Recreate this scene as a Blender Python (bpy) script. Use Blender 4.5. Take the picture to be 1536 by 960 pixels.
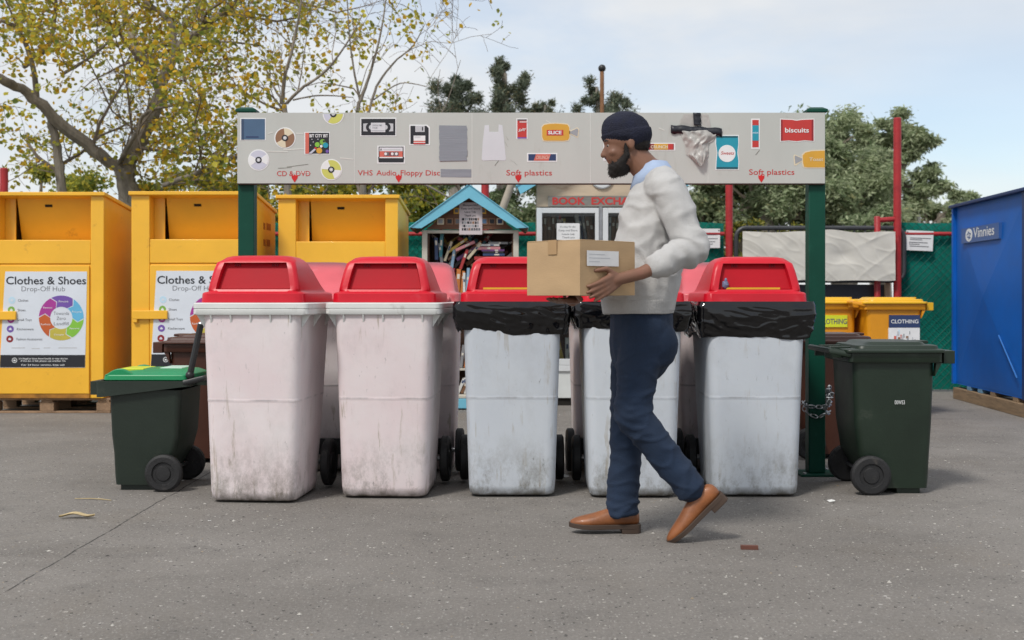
import bpy, bmesh, math, random
import numpy as np
from mathutils import Vector, Matrix, noise as mnoise

for o in list(bpy.data.objects): bpy.data.objects.remove(o)
SC = bpy.context.scene
COL = SC.collection
R = math.radians
random.seed(7)

# ------------------------------------------------------------------ camera, sky, sun, exposure
F, CX, HY, CAMZ = 1860.0, 768.0, 445.0, 1.027
cam_d = bpy.data.cameras.new('camera'); cam = bpy.data.objects.new('camera', cam_d); COL.objects.link(cam)
cam.location = (0, 0, CAMZ); cam.rotation_euler = (R(90), 0, 0)
cam_d.sensor_width = 36; cam_d.lens = F / 1536 * 36; cam_d.shift_y = -(480 - HY) / 1536
cam_d.clip_start = 0.05; cam_d.clip_end = 2000
SC.camera = cam
cam_d.dof.use_dof = True; cam_d.dof.focus_distance = 6.2; cam_d.dof.aperture_fstop = 4.5
SUN_EL, SUN_AZ, SUN_E = 52, 214, 1.5        # azimuth measured clockwise from +Y
w = bpy.data.worlds.new('World'); SC.world = w; w.use_nodes = True
nt = w.node_tree; N = nt.nodes; L = nt.links; N.clear()
wo = N.new('ShaderNodeOutputWorld'); bg = N.new('ShaderNodeBackground'); L.new(bg.outputs[0], wo.inputs[0])
sky = N.new('ShaderNodeTexSky'); sky.sky_type = 'NISHITA'; sky.sun_disc = False
sky.sun_elevation = R(SUN_EL); sky.sun_rotation = R(SUN_AZ); sky.air_density = 1.0; sky.dust_density = 1.0
tc = N.new('ShaderNodeTexCoord'); mp = N.new('ShaderNodeMapping'); L.new(tc.outputs['Generated'], mp.inputs[0])
mp.inputs['Scale'].default_value = (1.6, 1.6, 5.5); mp.inputs['Location'].default_value = (0.35, 0.1, 0.0)
n1 = N.new('ShaderNodeTexNoise'); L.new(mp.outputs[0], n1.inputs['Vector'])
n1.inputs['Scale'].default_value = 1.7; n1.inputs['Detail'].default_value = 7; n1.inputs['Roughness'].default_value = 0.55
n1.inputs['Distortion'].default_value = 0.4
r1 = N.new('ShaderNodeValToRGB'); L.new(n1.outputs['Fac'], r1.inputs[0])
r1.color_ramp.elements[0].position = 0.36; r1.color_ramp.elements[0].color = (0.55, 0.55, 0.55, 1)
r1.color_ramp.elements[1].position = 0.58; r1.color_ramp.elements[1].color = (0.97, 0.97, 0.97, 1)
n2 = N.new('ShaderNodeTexNoise'); L.new(mp.outputs[0], n2.inputs['Vector']); n2.inputs['Scale'].default_value = 3.0; n2.inputs['Detail'].default_value = 6
r2 = N.new('ShaderNodeValToRGB'); L.new(n2.outputs['Fac'], r2.inputs[0])
r2.color_ramp.elements[0].position = 0.3; r2.color_ramp.elements[0].color = (4.15, 4.32, 4.52, 1)
r2.color_ramp.elements[1].position = 0.7; r2.color_ramp.elements[1].color = (4.95, 5.0, 5.03, 1)
mx = N.new('ShaderNodeMix'); mx.data_type = 'RGBA'
skm = N.new('ShaderNodeVectorMath'); skm.operation = 'MULTIPLY'; L.new(sky.outputs[0], skm.inputs[0]); skm.inputs[1].default_value = (.9, .9, .9)
# a thinner stretch of cloud low in the east lets the blue through
dv = N.new('ShaderNodeVectorMath'); dv.operation = 'DISTANCE'; dv.inputs[1].default_value = (.36, .92, .13); mz = N.new('ShaderNodeMapping'); mz.inputs['Scale'].default_value = (1, 1, 2.2)
L.new(tc.outputs['Generated'], mz.inputs[0]); L.new(mz.outputs[0], dv.inputs[0]); dv.inputs[1].default_value = (.36, .92, .30)
gm = N.new('ShaderNodeMapRange'); L.new(dv.outputs['Value'], gm.inputs[0]); gm.inputs[1].default_value = .04; gm.inputs[2].default_value = .24; gm.inputs[3].default_value = .45; gm.inputs[4].default_value = 1.0; gm.interpolation_type = 'SMOOTHSTEP'
cm = N.new('ShaderNodeMath'); cm.operation = 'MULTIPLY'; L.new(r1.outputs[0], cm.inputs[0]); L.new(gm.outputs[0], cm.inputs[1])
L.new(cm.outputs[0], mx.inputs['Factor']); L.new(skm.outputs[0], mx.inputs['A']); L.new(r2.outputs[0], mx.inputs['B'])
L.new(mx.outputs['Result'], bg.inputs[0]); bg.inputs[1].default_value = 0.1
sd = bpy.data.lights.new('sun', 'SUN'); so = bpy.data.objects.new('sun', sd); COL.objects.link(so)
sd.energy = SUN_E; sd.angle = R(11); sd.color = (1.0, 0.96, 0.9)
el, az = R(SUN_EL), R(SUN_AZ)
dirv = Vector((math.sin(az) * math.cos(el), math.cos(az) * math.cos(el), math.sin(el)))
so.rotation_euler = dirv.to_track_quat('Z', 'Y').to_euler(); so.location = (0, -5, 12)
vs = SC.view_settings; vs.view_transform = 'Standard'; vs.look = 'None'; vs.gamma = 1; vs.use_curve_mapping = False
vs.exposure = 0.84
SC.render.engine = 'CYCLES'
SC.cycles.max_bounces = 6; SC.cycles.transparent_max_bounces = 8

def P(px, py, Y):
    return Vector(((px - CX) / F * Y, Y, CAMZ - (py - HY) / F * Y))
def X(px, Y): return (px - CX) / F * Y
def Z(py, Y): return CAMZ - (py - HY) / F * Y

# ------------------------------------------------------------------ materials
MATS = {}
def pm(name, base, rough=0.5, var=0.12, vs_=5.0, bump=0.0, bs=80.0, metal=0.0, coat=0.0, dirt=None, spec=0.5, transl=None, stretch=None):
    """procedural paint / plastic / wood: colour mottling, optional dirt (colour, amount, scale), fine bump"""
    if name in MATS: return MATS[name]
    m = bpy.data.materials.new(name); m.use_nodes = True; MATS[name] = m
    t = m.node_tree; n = t.nodes; l = t.links; b = n['Principled BSDF']
    c = n.new('ShaderNodeTexCoord'); oi = n.new('ShaderNodeObjectInfo')
    ad = n.new('ShaderNodeVectorMath'); ad.operation = 'ADD'
    sc_ = n.new('ShaderNodeVectorMath'); sc_.operation = 'SCALE'; sc_.inputs['Scale'].default_value = 37.0
    cmb = n.new('ShaderNodeCombineXYZ')
    for i in range(3): l.new(oi.outputs['Random'], cmb.inputs[i])
    l.new(cmb.outputs[0], sc_.inputs[0]); l.new(c.outputs['Object'], ad.inputs[0]); l.new(sc_.outputs[0], ad.inputs[1])
    vec = ad.outputs[0]
    if stretch:
        mpn = n.new('ShaderNodeMapping'); mpn.inputs['Scale'].default_value = stretch; l.new(vec, mpn.inputs[0]); vec = mpn.outputs[0]
    nz = n.new('ShaderNodeTexNoise'); nz.inputs['Scale'].default_value = vs_; nz.inputs['Detail'].default_value = 6; nz.inputs['Roughness'].default_value = 0.6
    l.new(vec, nz.inputs['Vector'])
    rp = n.new('ShaderNodeValToRGB'); l.new(nz.outputs['Fac'], rp.inputs[0])
    a = [max(0, x * (1 - var)) for x in base]; d = [min(1, x * (1 + var)) for x in base]
    rp.color_ramp.elements[0].position = 0.3; rp.color_ramp.elements[0].color = (*a, 1)
    rp.color_ramp.elements[1].position = 0.7; rp.color_ramp.elements[1].color = (*d, 1)
    col = rp.outputs[0]
    if dirt:
        dc, amt, dsc = dirt
        dn = n.new('ShaderNodeTexNoise'); dn.inputs['Scale'].default_value = dsc; dn.inputs['Detail'].default_value = 8; dn.inputs['Roughness'].default_value = 0.7
        l.new(vec, dn.inputs['Vector'])
        dr = n.new('ShaderNodeMapRange'); l.new(dn.outputs['Fac'], dr.inputs[0]); dr.inputs[1].default_value = 0.62 - amt * 0.2; dr.inputs[2].default_value = 0.80 - amt * 0.2
        dr.inputs[4].default_value = 0.8
        mm = n.new('ShaderNodeMix'); mm.data_type = 'RGBA'; l.new(dr.outputs[0], mm.inputs['Factor']); l.new(col, mm.inputs['A']); mm.inputs['B'].default_value = (*dc, 1)
        col = mm.outputs['Result']
    l.new(col, b.inputs['Base Color'])
    rr_ = n.new('ShaderNodeMapRange'); l.new(nz.outputs['Fac'], rr_.inputs[0]); rr_.inputs[3].default_value = max(0.02, rough - 0.08); rr_.inputs[4].default_value = min(1, rough + 0.1)
    l.new(rr_.outputs[0], b.inputs['Roughness'])
    b.inputs['Metallic'].default_value = metal; b.inputs['Coat Weight'].default_value = coat; b.inputs['Specular IOR Level'].default_value = spec
    if bump:
        bn = n.new('ShaderNodeTexNoise'); bn.inputs['Scale'].default_value = bs; bn.inputs['Detail'].default_value = 4; l.new(vec, bn.inputs['Vector'])
        bu = n.new('ShaderNodeBump'); bu.inputs['Strength'].default_value = bump; bu.inputs['Distance'].default_value = 0.01
        l.new(bn.outputs['Fac'], bu.inputs['Height']); l.new(bu.outputs[0], b.inputs['Normal'])
    if transl:
        tr = n.new('ShaderNodeBsdfTranslucent'); l.new(col, tr.inputs[0]); ms = n.new('ShaderNodeMixShader'); ms.inputs[0].default_value = transl
        l.new(b.outputs[0], ms.inputs[1]); l.new(tr.outputs[0], ms.inputs[2]); l.new(ms.outputs[0], n['Material Output'].inputs[0])
    return m
def flatm(name, c, rough=0.55): return pm(name, c, rough, 0.05, 9.0)

def bin_plastic(name, base, tint, seedoff):
    """worn translucent white plastic with scuffs, streaks, and grime near the foot"""
    m = bpy.data.materials.new(name); m.use_nodes = True; t = m.node_tree; n = t.nodes; l = t.links; b = n['Principled BSDF']
    c = n.new('ShaderNodeTexCoord'); oi = n.new('ShaderNodeObjectInfo'); cmb = n.new('ShaderNodeCombineXYZ')
    mu = n.new('ShaderNodeMath'); mu.operation = 'MULTIPLY'; mu.inputs[1].default_value = 51.0; l.new(oi.outputs['Random'], mu.inputs[0])
    for i in range(3): l.new(mu.outputs[0], cmb.inputs[i])
    ad = n.new('ShaderNodeVectorMath'); l.new(c.outputs['Object'], ad.inputs[0]); l.new(cmb.outputs[0], ad.inputs[1])
    def nz(scale, stretch=(1, 1, 1), det=6, ro=0.6):
        mpn = n.new('ShaderNodeMapping'); mpn.inputs['Scale'].default_value = stretch; l.new(ad.outputs[0], mpn.inputs[0])
        x = n.new('ShaderNodeTexNoise'); x.inputs['Scale'].default_value = scale; x.inputs['Detail'].default_value = det; x.inputs['Roughness'].default_value = ro
        l.new(mpn.outputs[0], x.inputs['Vector']); return x.outputs['Fac']
    def rng(v, a, b_, lo=0.0, hi=1.0):
        x = n.new('ShaderNodeMapRange'); l.new(v, x.inputs[0]); x.inputs[1].default_value = a; x.inputs[2].default_value = b_; x.inputs[3].default_value = lo; x.inputs[4].default_value = hi; return x.outputs[0]
    def mul(a, b_):
        x = n.new('ShaderNodeMath'); x.operation = 'MULTIPLY'; l.new(a, x.inputs[0]); l.new(b_, x.inputs[1]); return x.outputs[0]
    def mix(f, A, B):
        x = n.new('ShaderNodeMix'); x.data_type = 'RGBA'; l.new(f, x.inputs['Factor'])
        if isinstance(A, tuple): x.inputs['A'].default_value = (*A, 1)
        else: l.new(A, x.inputs['A'])
        if isinstance(B, tuple): x.inputs['B'].default_value = (*B, 1)
        else: l.new(B, x.inputs['B'])
        return x.outputs['Result']
    col = mix(rng(nz(2.2), 0.35, 0.65), base, tint)
    sep = n.new('ShaderNodeSeparateXYZ'); l.new(c.outputs['Object'], sep.inputs[0]); zz = sep.outputs['Z']
    # general grey grime clouds
    col = mix(rng(nz(5, (1, 1, .7), 9, .7), 0.52, 0.76, 0, .24), col, (0.27, 0.26, 0.25))
    # long vertical streaks
    col = mix(mul(rng(nz(9, (3.2, 3.2, .35), 6, .65), 0.585, 0.66, 0, .6), rng(nz(2.7), .42, .6)), col, (0.30, 0.25, 0.17))
    # small scuffs
    col = mix(rng(nz(34, (1, 1, .35), 7, .75), 0.63, 0.72, 0, .75), col, (0.09, 0.085, 0.08))
    # grime splashed up from the ground
    lowv = rng(zz, 0.02, 0.33, 1.0, 0.0)
    col = mix(mul(lowv, rng(nz(6.5, (1.3, 1.3, .75), 12, .82), 0.46, 0.66, 0, .95)), col, (0.13, 0.115, 0.085))
    foot = mul(rng(zz, 0.0, 0.045, 1.0, 0.0), rng(nz(14), .3, .6))
    col = mix(foot, col, (0.09, 0.08, 0.06))
    # scraped line round the middle moulding
    ab = n.new('ShaderNodeMath'); ab.operation = 'ABSOLUTE'; su = n.new('ShaderNodeMath'); su.operation = 'SUBTRACT'; su.inputs[1].default_value = 0.5; l.new(zz, su.inputs[0]); l.new(su.outputs[0], ab.inputs[0])
    col = mix(mul(rng(ab.outputs[0], 0.001, 0.008, .5, 0), rng(nz(6, (1, 1, .1)), .42, .6)), col, (0.16, 0.155, 0.16))
    l.new(col, b.inputs['Base Color']); b.inputs['Roughness'].default_value = 0.5
    b.inputs['Subsurface Weight'].default_value = 0.12; b.inputs['Subsurface Radius'].default_value = (.02, .015, .012)
    bu = n.new('ShaderNodeBump'); bu.inputs['Strength'].default_value = .12; bu.inputs['Distance'].default_value = .01
    l.new(nz(14, (1, 1, 1), 3), bu.inputs['Height']); l.new(bu.outputs[0], b.inputs['Normal'])
    return m

# ------------------------------------------------------------------ mesh helpers
TXT = {}
def text_data(s, bold=0.0):
    k = (s, bold)
    if k in TXT: return TXT[k]
    cu = bpy.data.curves.new('lettering', 'FONT'); cu.body = s; cu.size = 1.0; cu.offset = bold; cu.resolution_u = 3
    ob = bpy.data.objects.new('lettering', cu); COL.objects.link(ob)
    dg = bpy.context.evaluated_depsgraph_get(); ev = ob.evaluated_get(dg); me = ev.to_mesh()
    v = [(p.co.x, p.co.y) for p in me.vertices]; f = [tuple(p.vertices) for p in me.polygons]
    ev.to_mesh_clear(); bpy.data.objects.remove(ob); bpy.data.curves.remove(cu)
    xs = [p[0] for p in v]; x0, x1 = min(xs), max(xs)
    TXT[k] = ([(a - x0, b) for a, b in v], f, x1 - x0); return TXT[k]

FRONT = (Vector((0, 0, 0)), Vector((1, 0, 0)), Vector((0, 0, 1)))
def rr(hw, y0, y1, r, z, n=5, cx=0.0):
    """rounded rectangle ring at height z, counter-clockwise from the front edge's left end"""
    pts = []
    for (ccx, ccy, a0) in ((cx + hw - r, y0 + r, -90), (cx + hw - r, y1 - r, 0), (cx - hw + r, y1 - r, 90), (cx - hw + r, y0 + r, 180)):
        for i in range(n + 1):
            a = R(a0 + 90 * i / n); pts.append((ccx + r * math.cos(a), ccy + r * math.sin(a), z))
    return pts
class MB:
    def __init__(s): s.v, s.f, s.m, s.sl = [], [], [], []
    def mi(s, mat):
        if mat not in s.sl: s.sl.append(mat)
        return s.sl.index(mat)
    def add(s, vs_, fs, mat):
        o = len(s.v); i = s.mi(mat)
        s.v += [tuple(p) for p in vs_]
        for f in fs: s.f.append(tuple(o + k for k in f)); s.m.append(i)
    def box(s, x0, x1, y0, y1, z0, z1, mat, M=None):
        vs_ = [Vector(p) for p in ((x0, y0, z0), (x1, y0, z0), (x1, y1, z0), (x0, y1, z0), (x0, y0, z1), (x1, y0, z1), (x1, y1, z1), (x0, y1, z1))]
        if M: vs_ = [M @ p for p in vs_]
        s.add(vs_, ((0, 3, 2, 1), (4, 5, 6, 7), (0, 1, 5, 4), (1, 2, 6, 5), (2, 3, 7, 6), (3, 0, 4, 7)), mat)
    def flat(s, pts, fr, h, mat, base=0.0):
        """prism on a frame (origin, right, up); rises along right x up from base to h"""
        o, r, u = fr; nn = r.cross(u); k = len(pts)
        ar = sum(pts[i][0] * pts[(i + 1) % k][1] - pts[(i + 1) % k][0] * pts[i][1] for i in range(k))
        if ar < 0: pts = pts[::-1]
        A = [o + r * a + u * b + nn * base for a, b in pts]; B = [o + r * a + u * b + nn * h for a, b in pts]
        fs = [tuple(range(k, 2 * k)), tuple(range(k - 1, -1, -1))] + [(i, (i + 1) % k, k + (i + 1) % k, k + i) for i in range(k)]
        s.add(A + B, fs, mat)
    def rect(s, x0, x1, z0, z1, fr, h, mat, base=0.0): s.flat([(x0, z0), (x1, z0), (x1, z1), (x0, z1)], fr, h, mat, base)
    def disc(s, cx, cz, r, fr, h, mat, n=28, base=0.0, rz=None):
        s.flat([(cx + r * math.cos(2 * math.pi * i / n), cz + (rz or r) * math.sin(2 * math.pi * i / n)) for i in range(n)], fr, h, mat, base)
    def ring(s, cx, cz, ri, ro, a0, a1, fr, h, mat, n=24):
        for i in range(n):
            a, b = R(a0 + (a1 - a0) * i / n), R(a0 + (a1 - a0) * (i + 1) / n)
            s.flat([(cx + ri * math.cos(a), cz + ri * math.sin(a)), (cx + ro * math.cos(a), cz + ro * math.sin(a)), (cx + ro * math.cos(b), cz + ro * math.sin(b)), (cx + ri * math.cos(b), cz + ri * math.sin(b))], fr, h, mat)
    def text(s, t, x0, x1, z, fr, h, mat, hgt=None, bold=0.0, slant=0.0, tilt=0.0):
        vs_, fs, wd = text_data(t, min(bold, .006)); k = (x1 - x0) / wd; kz = k if hgt is None else hgt / 0.70
        o, r, u = fr; nn = r.cross(u); bo = max(0, bold - .004)
        for q, (ox, oz) in enumerate(((0, 0), (-bo, 0), (bo, 0), (0, bo * .8), (0, -bo * .8)) if bo > .003 else ((0, 0),)):
            s.add([o + r * (x0 + k * (a + ox) + slant * kz * b) + u * (z + kz * (b + oz) + tilt * k * a) + nn * (h + q * 4e-5) for a, b in vs_], fs, mat)
    def tube(s, path, rad, mat, n=8, cap=True):
        path = [Vector(p) for p in path]; k = len(path)
        rad = [rad] * k if isinstance(rad, (int, float)) else rad
        rings = []; prev = None
        for i in range(k):
            d = (path[min(i + 1, k - 1)] - path[max(i - 1, 0)]).normalized()
            if prev is None:
                a = d.orthogonal().normalized()
            else:
                a = (prev - d * prev.dot(d))
                a = a.normalized() if a.length > 1e-6 else d.orthogonal().normalized()
            prev = a; b = d.cross(a)
            rings.append([path[i] + (a * math.cos(2 * math.pi * j / n) + b * math.sin(2 * math.pi * j / n)) * rad[i] for j in range(n)])
        s.loft(rings, mat, cap, cap)
    def loft(s, rings, mat, c0=True, c1=True, skip=None):
        n = len(rings[0]); vs_ = [p for r_ in rings for p in r_]; fs = []
        for i in range(len(rings) - 1):
            for j in range(n):
                if skip and skip(i, j): continue
                fs.append((i * n + j, i * n + (j + 1) % n, (i + 1) * n + (j + 1) % n, (i + 1) * n + j))
        if c0: fs.append(tuple(range(n - 1, -1, -1)))
        if c1: fs.append(tuple((len(rings) - 1) * n + j for j in range(n)))
        s.add(vs_, fs, mat)
    def lathe(s, prof, c, axis, mat, n=28):
        """prof: (radius, offset along axis) pairs"""
        c = Vector(c); ax = Vector(axis).normalized(); a = ax.orthogonal().normalized(); b = ax.cross(a)
        s.loft([[c + ax * t + (a * math.cos(2 * math.pi * j / n) + b * math.sin(2 * math.pi * j / n)) * max(r_, 1e-4) for j in range(n)] for r_, t in prof], mat, True, True)
    def ball(s, c, r, mat, n=10, M=None):
        c = Vector(c); r = Vector(r) if not isinstance(r, (int, float)) else Vector((r, r, r)); rings = []
        for i in range(n + 1):
            t = -math.pi / 2 + math.pi * i / n; rings.append([])
            for j in range(2 * n):
                a = math.pi * j / n
                q = Vector((r.x * max(math.cos(t), .002) * math.cos(a), r.y * max(math.cos(t), .002) * math.sin(a), r.z * math.sin(t)))
                rings[-1].append(c + (M @ q if M else q))
        s.loft(rings, mat)
    def mesh(s, name, org=(0, 0, 0), ang=35):
        me = bpy.data.meshes.new(name); o = Vector(org)
        me.from_pydata([tuple(Vector(p) - o) for p in s.v], [], s.f)
        for m_ in s.sl: me.materials.append(m_)
        me.polygons.foreach_set('material_index', s.m); me.polygons.foreach_set('use_smooth', [True] * len(s.f))
        me.update(); me.set_sharp_from_angle(angle=R(ang)); return me
    def build(s, name, parent=None, org=(0, 0, 0), bevel=0.0, ang=35, loc=None, seg=2):
        ob = bpy.data.objects.new(name, s.mesh(name, org, ang)); COL.objects.link(ob)
        if parent: ob.parent = parent
        if loc is not None: ob.location = loc
        if bevel:
            b = ob.modifiers.new('bevel', 'BEVEL'); b.width = bevel; b.segments = seg; b.limit_method = 'ANGLE'; b.angle_limit = R(40); b.harden_normals = False
        return ob
def tag(o, label=None, cat=None, group=None, kind=None):
    if label: o['label'] = label
    if cat: o['category'] = cat
    if group: o['group'] = group
    if kind: o['kind'] = kind
    return o
def empty(name, label, cat, loc=(0, 0, 0), rz=0.0, group=None):
    o = bpy.data.objects.new(name, None); COL.objects.link(o); o.empty_display_size = .1
    o.location = loc; o.rotation_euler = (0, 0, rz); return tag(o, label, cat, group)
KIDS = {}
def kids(o): return [c for c in bpy.data.objects if c.parent == o]
def dup(o, parent=None):
    c = o.copy(); COL.objects.link(c)
    if parent: c.parent = parent
    for k in kids(o): dup(k, c)
    return c
def relabel(o, label, loc, rz=0.0, group=None):
    o['label'] = label; o.location = loc; o.rotation_euler = (0, 0, rz)
    if group: o['group'] = group
    return o

# palette
white_p = flatm('white_print', (.74, .75, .75)); paper = pm('paper', (.72, .72, .72), .7, .05, 12, .1, 30)
black_p = flatm('black_print', (.012, .013, .018)); navy_p = flatm('navy_print', (.02, .04, .12)); red_p = flatm('red_print', (.50, .035, .03)); dred_p = flatm('dark_red_print', (.25, .015, .02))
grey_p = flatm('grey_print', (.30, .31, .33)); lgrey_p = flatm('pale_grey_print', (.50, .51, .53)); yel_p = flatm('amber_print', (.62, .33, .035)); cyan_p = flatm('cyan_print', (.01, .28, .38)); dcyan_p = flatm('deep_teal_print', (.004, .09, .12))
blue_p = flatm('slate_blue_print', (.06, .12, .21)); salmon_p = flatm('salmon_print', (.60, .13, .09)); lime_p = flatm('lime_print', (.55, .55, .12)); green_p = flatm('leaf_green_print', (.18, .38, .05)); ink_p = flatm('ink_grey_print', (.12, .12, .13))
lav_p = flatm('lavender_print', (.52, .53, .62)); brown_p = flatm('bronze_print', (.25, .13, .07)); cream_p = flatm('cream_print', (.66, .58, .42)); purple_p = flatm('purple_print', (.16, .08, .36)); magenta_p = flatm('magenta_print', (.36, .035, .27)); sky_p = flatm('sky_blue_print', (.12, .43, .66)); orange_p = flatm('rust_orange_print', (.50, .10, .02)); lime2_p = flatm('lime_green_print', (.22, .5, .05)); mustard_p = flatm('mustard_print', (.50, .42, .06)); pblue_p = flatm('pale_blue_print', (.50, .68, .80))
rubber = pm('black_rubber', (.012, .012, .013), .65, .3, 20, .2, 120, dirt=((.09, .08, .07), .15, 12))
black_pl = pm('black_plastic', (.014, .015, .016), .42, .2, 9, .05, 90)
steel = pm('galvanised_steel', (.42, .43, .44), .35, .2, 30, metal=1.0)
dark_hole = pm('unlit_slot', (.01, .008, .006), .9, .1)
timber = pm('weathered_timber', (.25, .17, .10), .8, .3, 4, .5, 50, stretch=(1, 1, 9), dirt=((.08, .06, .045), .3, 3))
pallet_w = pm('pallet_wood', (.27, .17, .10), .85, .35, 6, .5, 60, dirt=((.07, .05, .04), .4, 5))

# ------------------------------------------------------------------ ground
def make_ground():
    m = bpy.data.materials.new('worn_asphalt'); m.use_nodes = True; t = m.node_tree; n = t.nodes; l = t.links; b = n['Principled BSDF']
    c = n.new('ShaderNodeTexCoord'); V = c.outputs['Object']
    def nz(s, d=5, r_=.6, st=None):
        v = V
        if st:
            q = n.new('ShaderNodeMapping'); q.inputs['Scale'].default_value = st; l.new(V, q.inputs[0]); v = q.outputs[0]
        x = n.new('ShaderNodeTexNoise'); x.inputs['Scale'].default_value = s; x.inputs['Detail'].default_value = d; x.inputs['Roughness'].default_value = r_; l.new(v, x.inputs['Vector']); return x.outputs['Fac']
    def rng(v, a, b_, lo=0., hi=1.):
        x = n.new('ShaderNodeMapRange'); l.new(v, x.inputs[0]); x.inputs[1].default_value = a; x.inputs[2].default_value = b_; x.inputs[3].default_value = lo; x.inputs[4].default_value = hi; return x.outputs[0]
    def op(o_, a, b_):
        x = n.new('ShaderNodeMath'); x.operation = o_
        for i, q in enumerate((a, b_)):
            if isinstance(q, (int, float)): x.inputs[i].default_value = q
            else: l.new(q, x.inputs[i])
        return x.outputs[0]
    def mix(f, A, B):
        x = n.new('ShaderNodeMix'); x.data_type = 'RGBA'; l.new(f, x.inputs['Factor'])
        for k, q in (('A', A), ('B', B)):
            if isinstance(q, tuple): x.inputs[k].default_value = (*q, 1)
            else: l.new(q, x.inputs[k])
        return x.outputs['Result']
    def chips(scale, frac, size):
        # scattered stone chips: a voronoi cell shows one only when its random value is under frac
        v = n.new('ShaderNodeTexVoronoi'); v.inputs['Scale'].default_value = scale; v.inputs['Randomness'].default_value = 1
        dv = n.new('ShaderNodeTexNoise'); dv.inputs['Scale'].default_value = scale * 1.7; l.new(V, dv.inputs['Vector'])
        av = n.new('ShaderNodeVectorMath'); sv = n.new('ShaderNodeVectorMath'); sv.operation = 'SCALE'; sv.inputs['Scale'].default_value = .6 / scale
        l.new(dv.outputs['Color'], sv.inputs[0]); l.new(V, av.inputs[0]); l.new(sv.outputs[0], av.inputs[1]); l.new(av.outputs[0], v.inputs['Vector'])
        sp = n.new('ShaderNodeSeparateColor'); l.new(v.outputs['Color'], sp.inputs[0])
        on = op('LESS_THAN', sp.outputs[0], frac); sz = op('MULTIPLY', sp.outputs[1], size); sz = op('ADD', sz, size * .35)
        return op('MULTIPLY', on, op('LESS_THAN', v.outputs['Distance'], sz)), sp.outputs[2]
    col = mix(rng(nz(.55, 6, .6), .35, .65), (.156, .142, .127), (.250, .231, .210))
    col = mix(rng(nz(.9, 5, .65, (1, .7, 1)), .55, .72, 0, .55), col, (.17, .145, .115))
    col = mix(rng(nz(3.5, 7, .7), .52, .72, 0, .5), col, (.092, .086, .08))
    col = mix(rng(nz(.35, 8, .7, (1, 1.6, 1)), .48, .64, 0, .6), col, (.112, .100, .088))
    col = mix(rng(nz(1.3, 9, .75), .60, .70, 0, .55), col, (.235, .215, .19))
    stn = n.new('ShaderNodeTexVoronoi'); stn.inputs['Scale'].default_value = .9; l.new(V, stn.inputs['Vector'])
    col = mix(op('MULTIPLY', rng(stn.outputs['Distance'], .05, .17, 1, 0), rng(nz(5, 6, .7), .42, .62, 0, .6)), col, (.07, .064, .058))
    col = mix(rng(nz(130, 3, .7), .35, .65), mix(rng(nz(60, 2), .3, .7, 0, .7), col, (.115, .108, .10)), mix(rng(nz(70, 2), .4, .7, 0, .7), col, (.29, .27, .25)))
    d1, _ = chips(66, .10, .30); col = mix(d1, col, (.035, .033, .032))
    w1, t1 = chips(95, .26, .30); col = mix(op('MULTIPLY', w1, .75), col, mix(t1, (.30, .28, .26), (.50, .49, .46)))
    w2, t2 = chips(38, .07, .22); col = mix(op('MULTIPLY', w2, .9), col, mix(t2, (.36, .33, .29), (.66, .65, .62)))
    # oil-dark grime where the bins always stand, with its own ragged outline
    sep = n.new('ShaderNodeSeparateXYZ'); l.new(V, sep.inputs[0])
    # construction joint running away from the camera
    wob = op('MULTIPLY', op('SUBTRACT', nz(2.2, 6, .6), .5), .05)
    jx = op('ABSOLUTE', op('ADD', op('ADD', sep.outputs['X'], 1.765), wob), 0)
    col = mix(op('MULTIPLY', rng(jx, .0015, .006, 1, 0), rng(nz(9, 3), .30, .5)), col, (.03, .028, .026))
    wob2 = op('MULTIPLY', op('SUBTRACT', nz(.9, 6, .65), .5), .5)
    jx2 = op('ABSOLUTE', op('ADD', op('ADD', op('MULTIPLY', sep.outputs['Y'], .8), op('MULTIPLY', sep.outputs['X'], 1.0)), op('ADD', wob2, -7.35)), 0)
    col = mix(op('MULTIPLY', rng(jx2, .002, .008, .8, 0), rng(nz(3, 3), .45, .6)), col, (.05, .047, .044))
    l.new(col, b.inputs['Base Color']); b.inputs['Roughness'].default_value = .88; b.inputs['Specular IOR Level'].default_value = .3
    h = op('ADD', op('MULTIPLY', nz(150, 3, .7), 1.0), op('ADD', op('MULTIPLY', w2, .6), op('MULTIPLY', nz(18, 4), .8)))
    bu = n.new('ShaderNodeBump'); bu.inputs['Strength'].default_value = .55; bu.inputs['Distance'].default_value = .006; l.new(h, bu.inputs['Height']); l.new(bu.outputs[0], b.inputs['Normal'])
    g = MB(); S = 300.0; g.add([(-S, -S, 0), (S, -S, 0), (S, S, 0), (-S, S, 0)], [(0, 1, 2, 3)], m)
    tag(g.build('ground'), 'worn grey asphalt yard with pale stone chips', None, None, 'structure')
make_ground()
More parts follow.
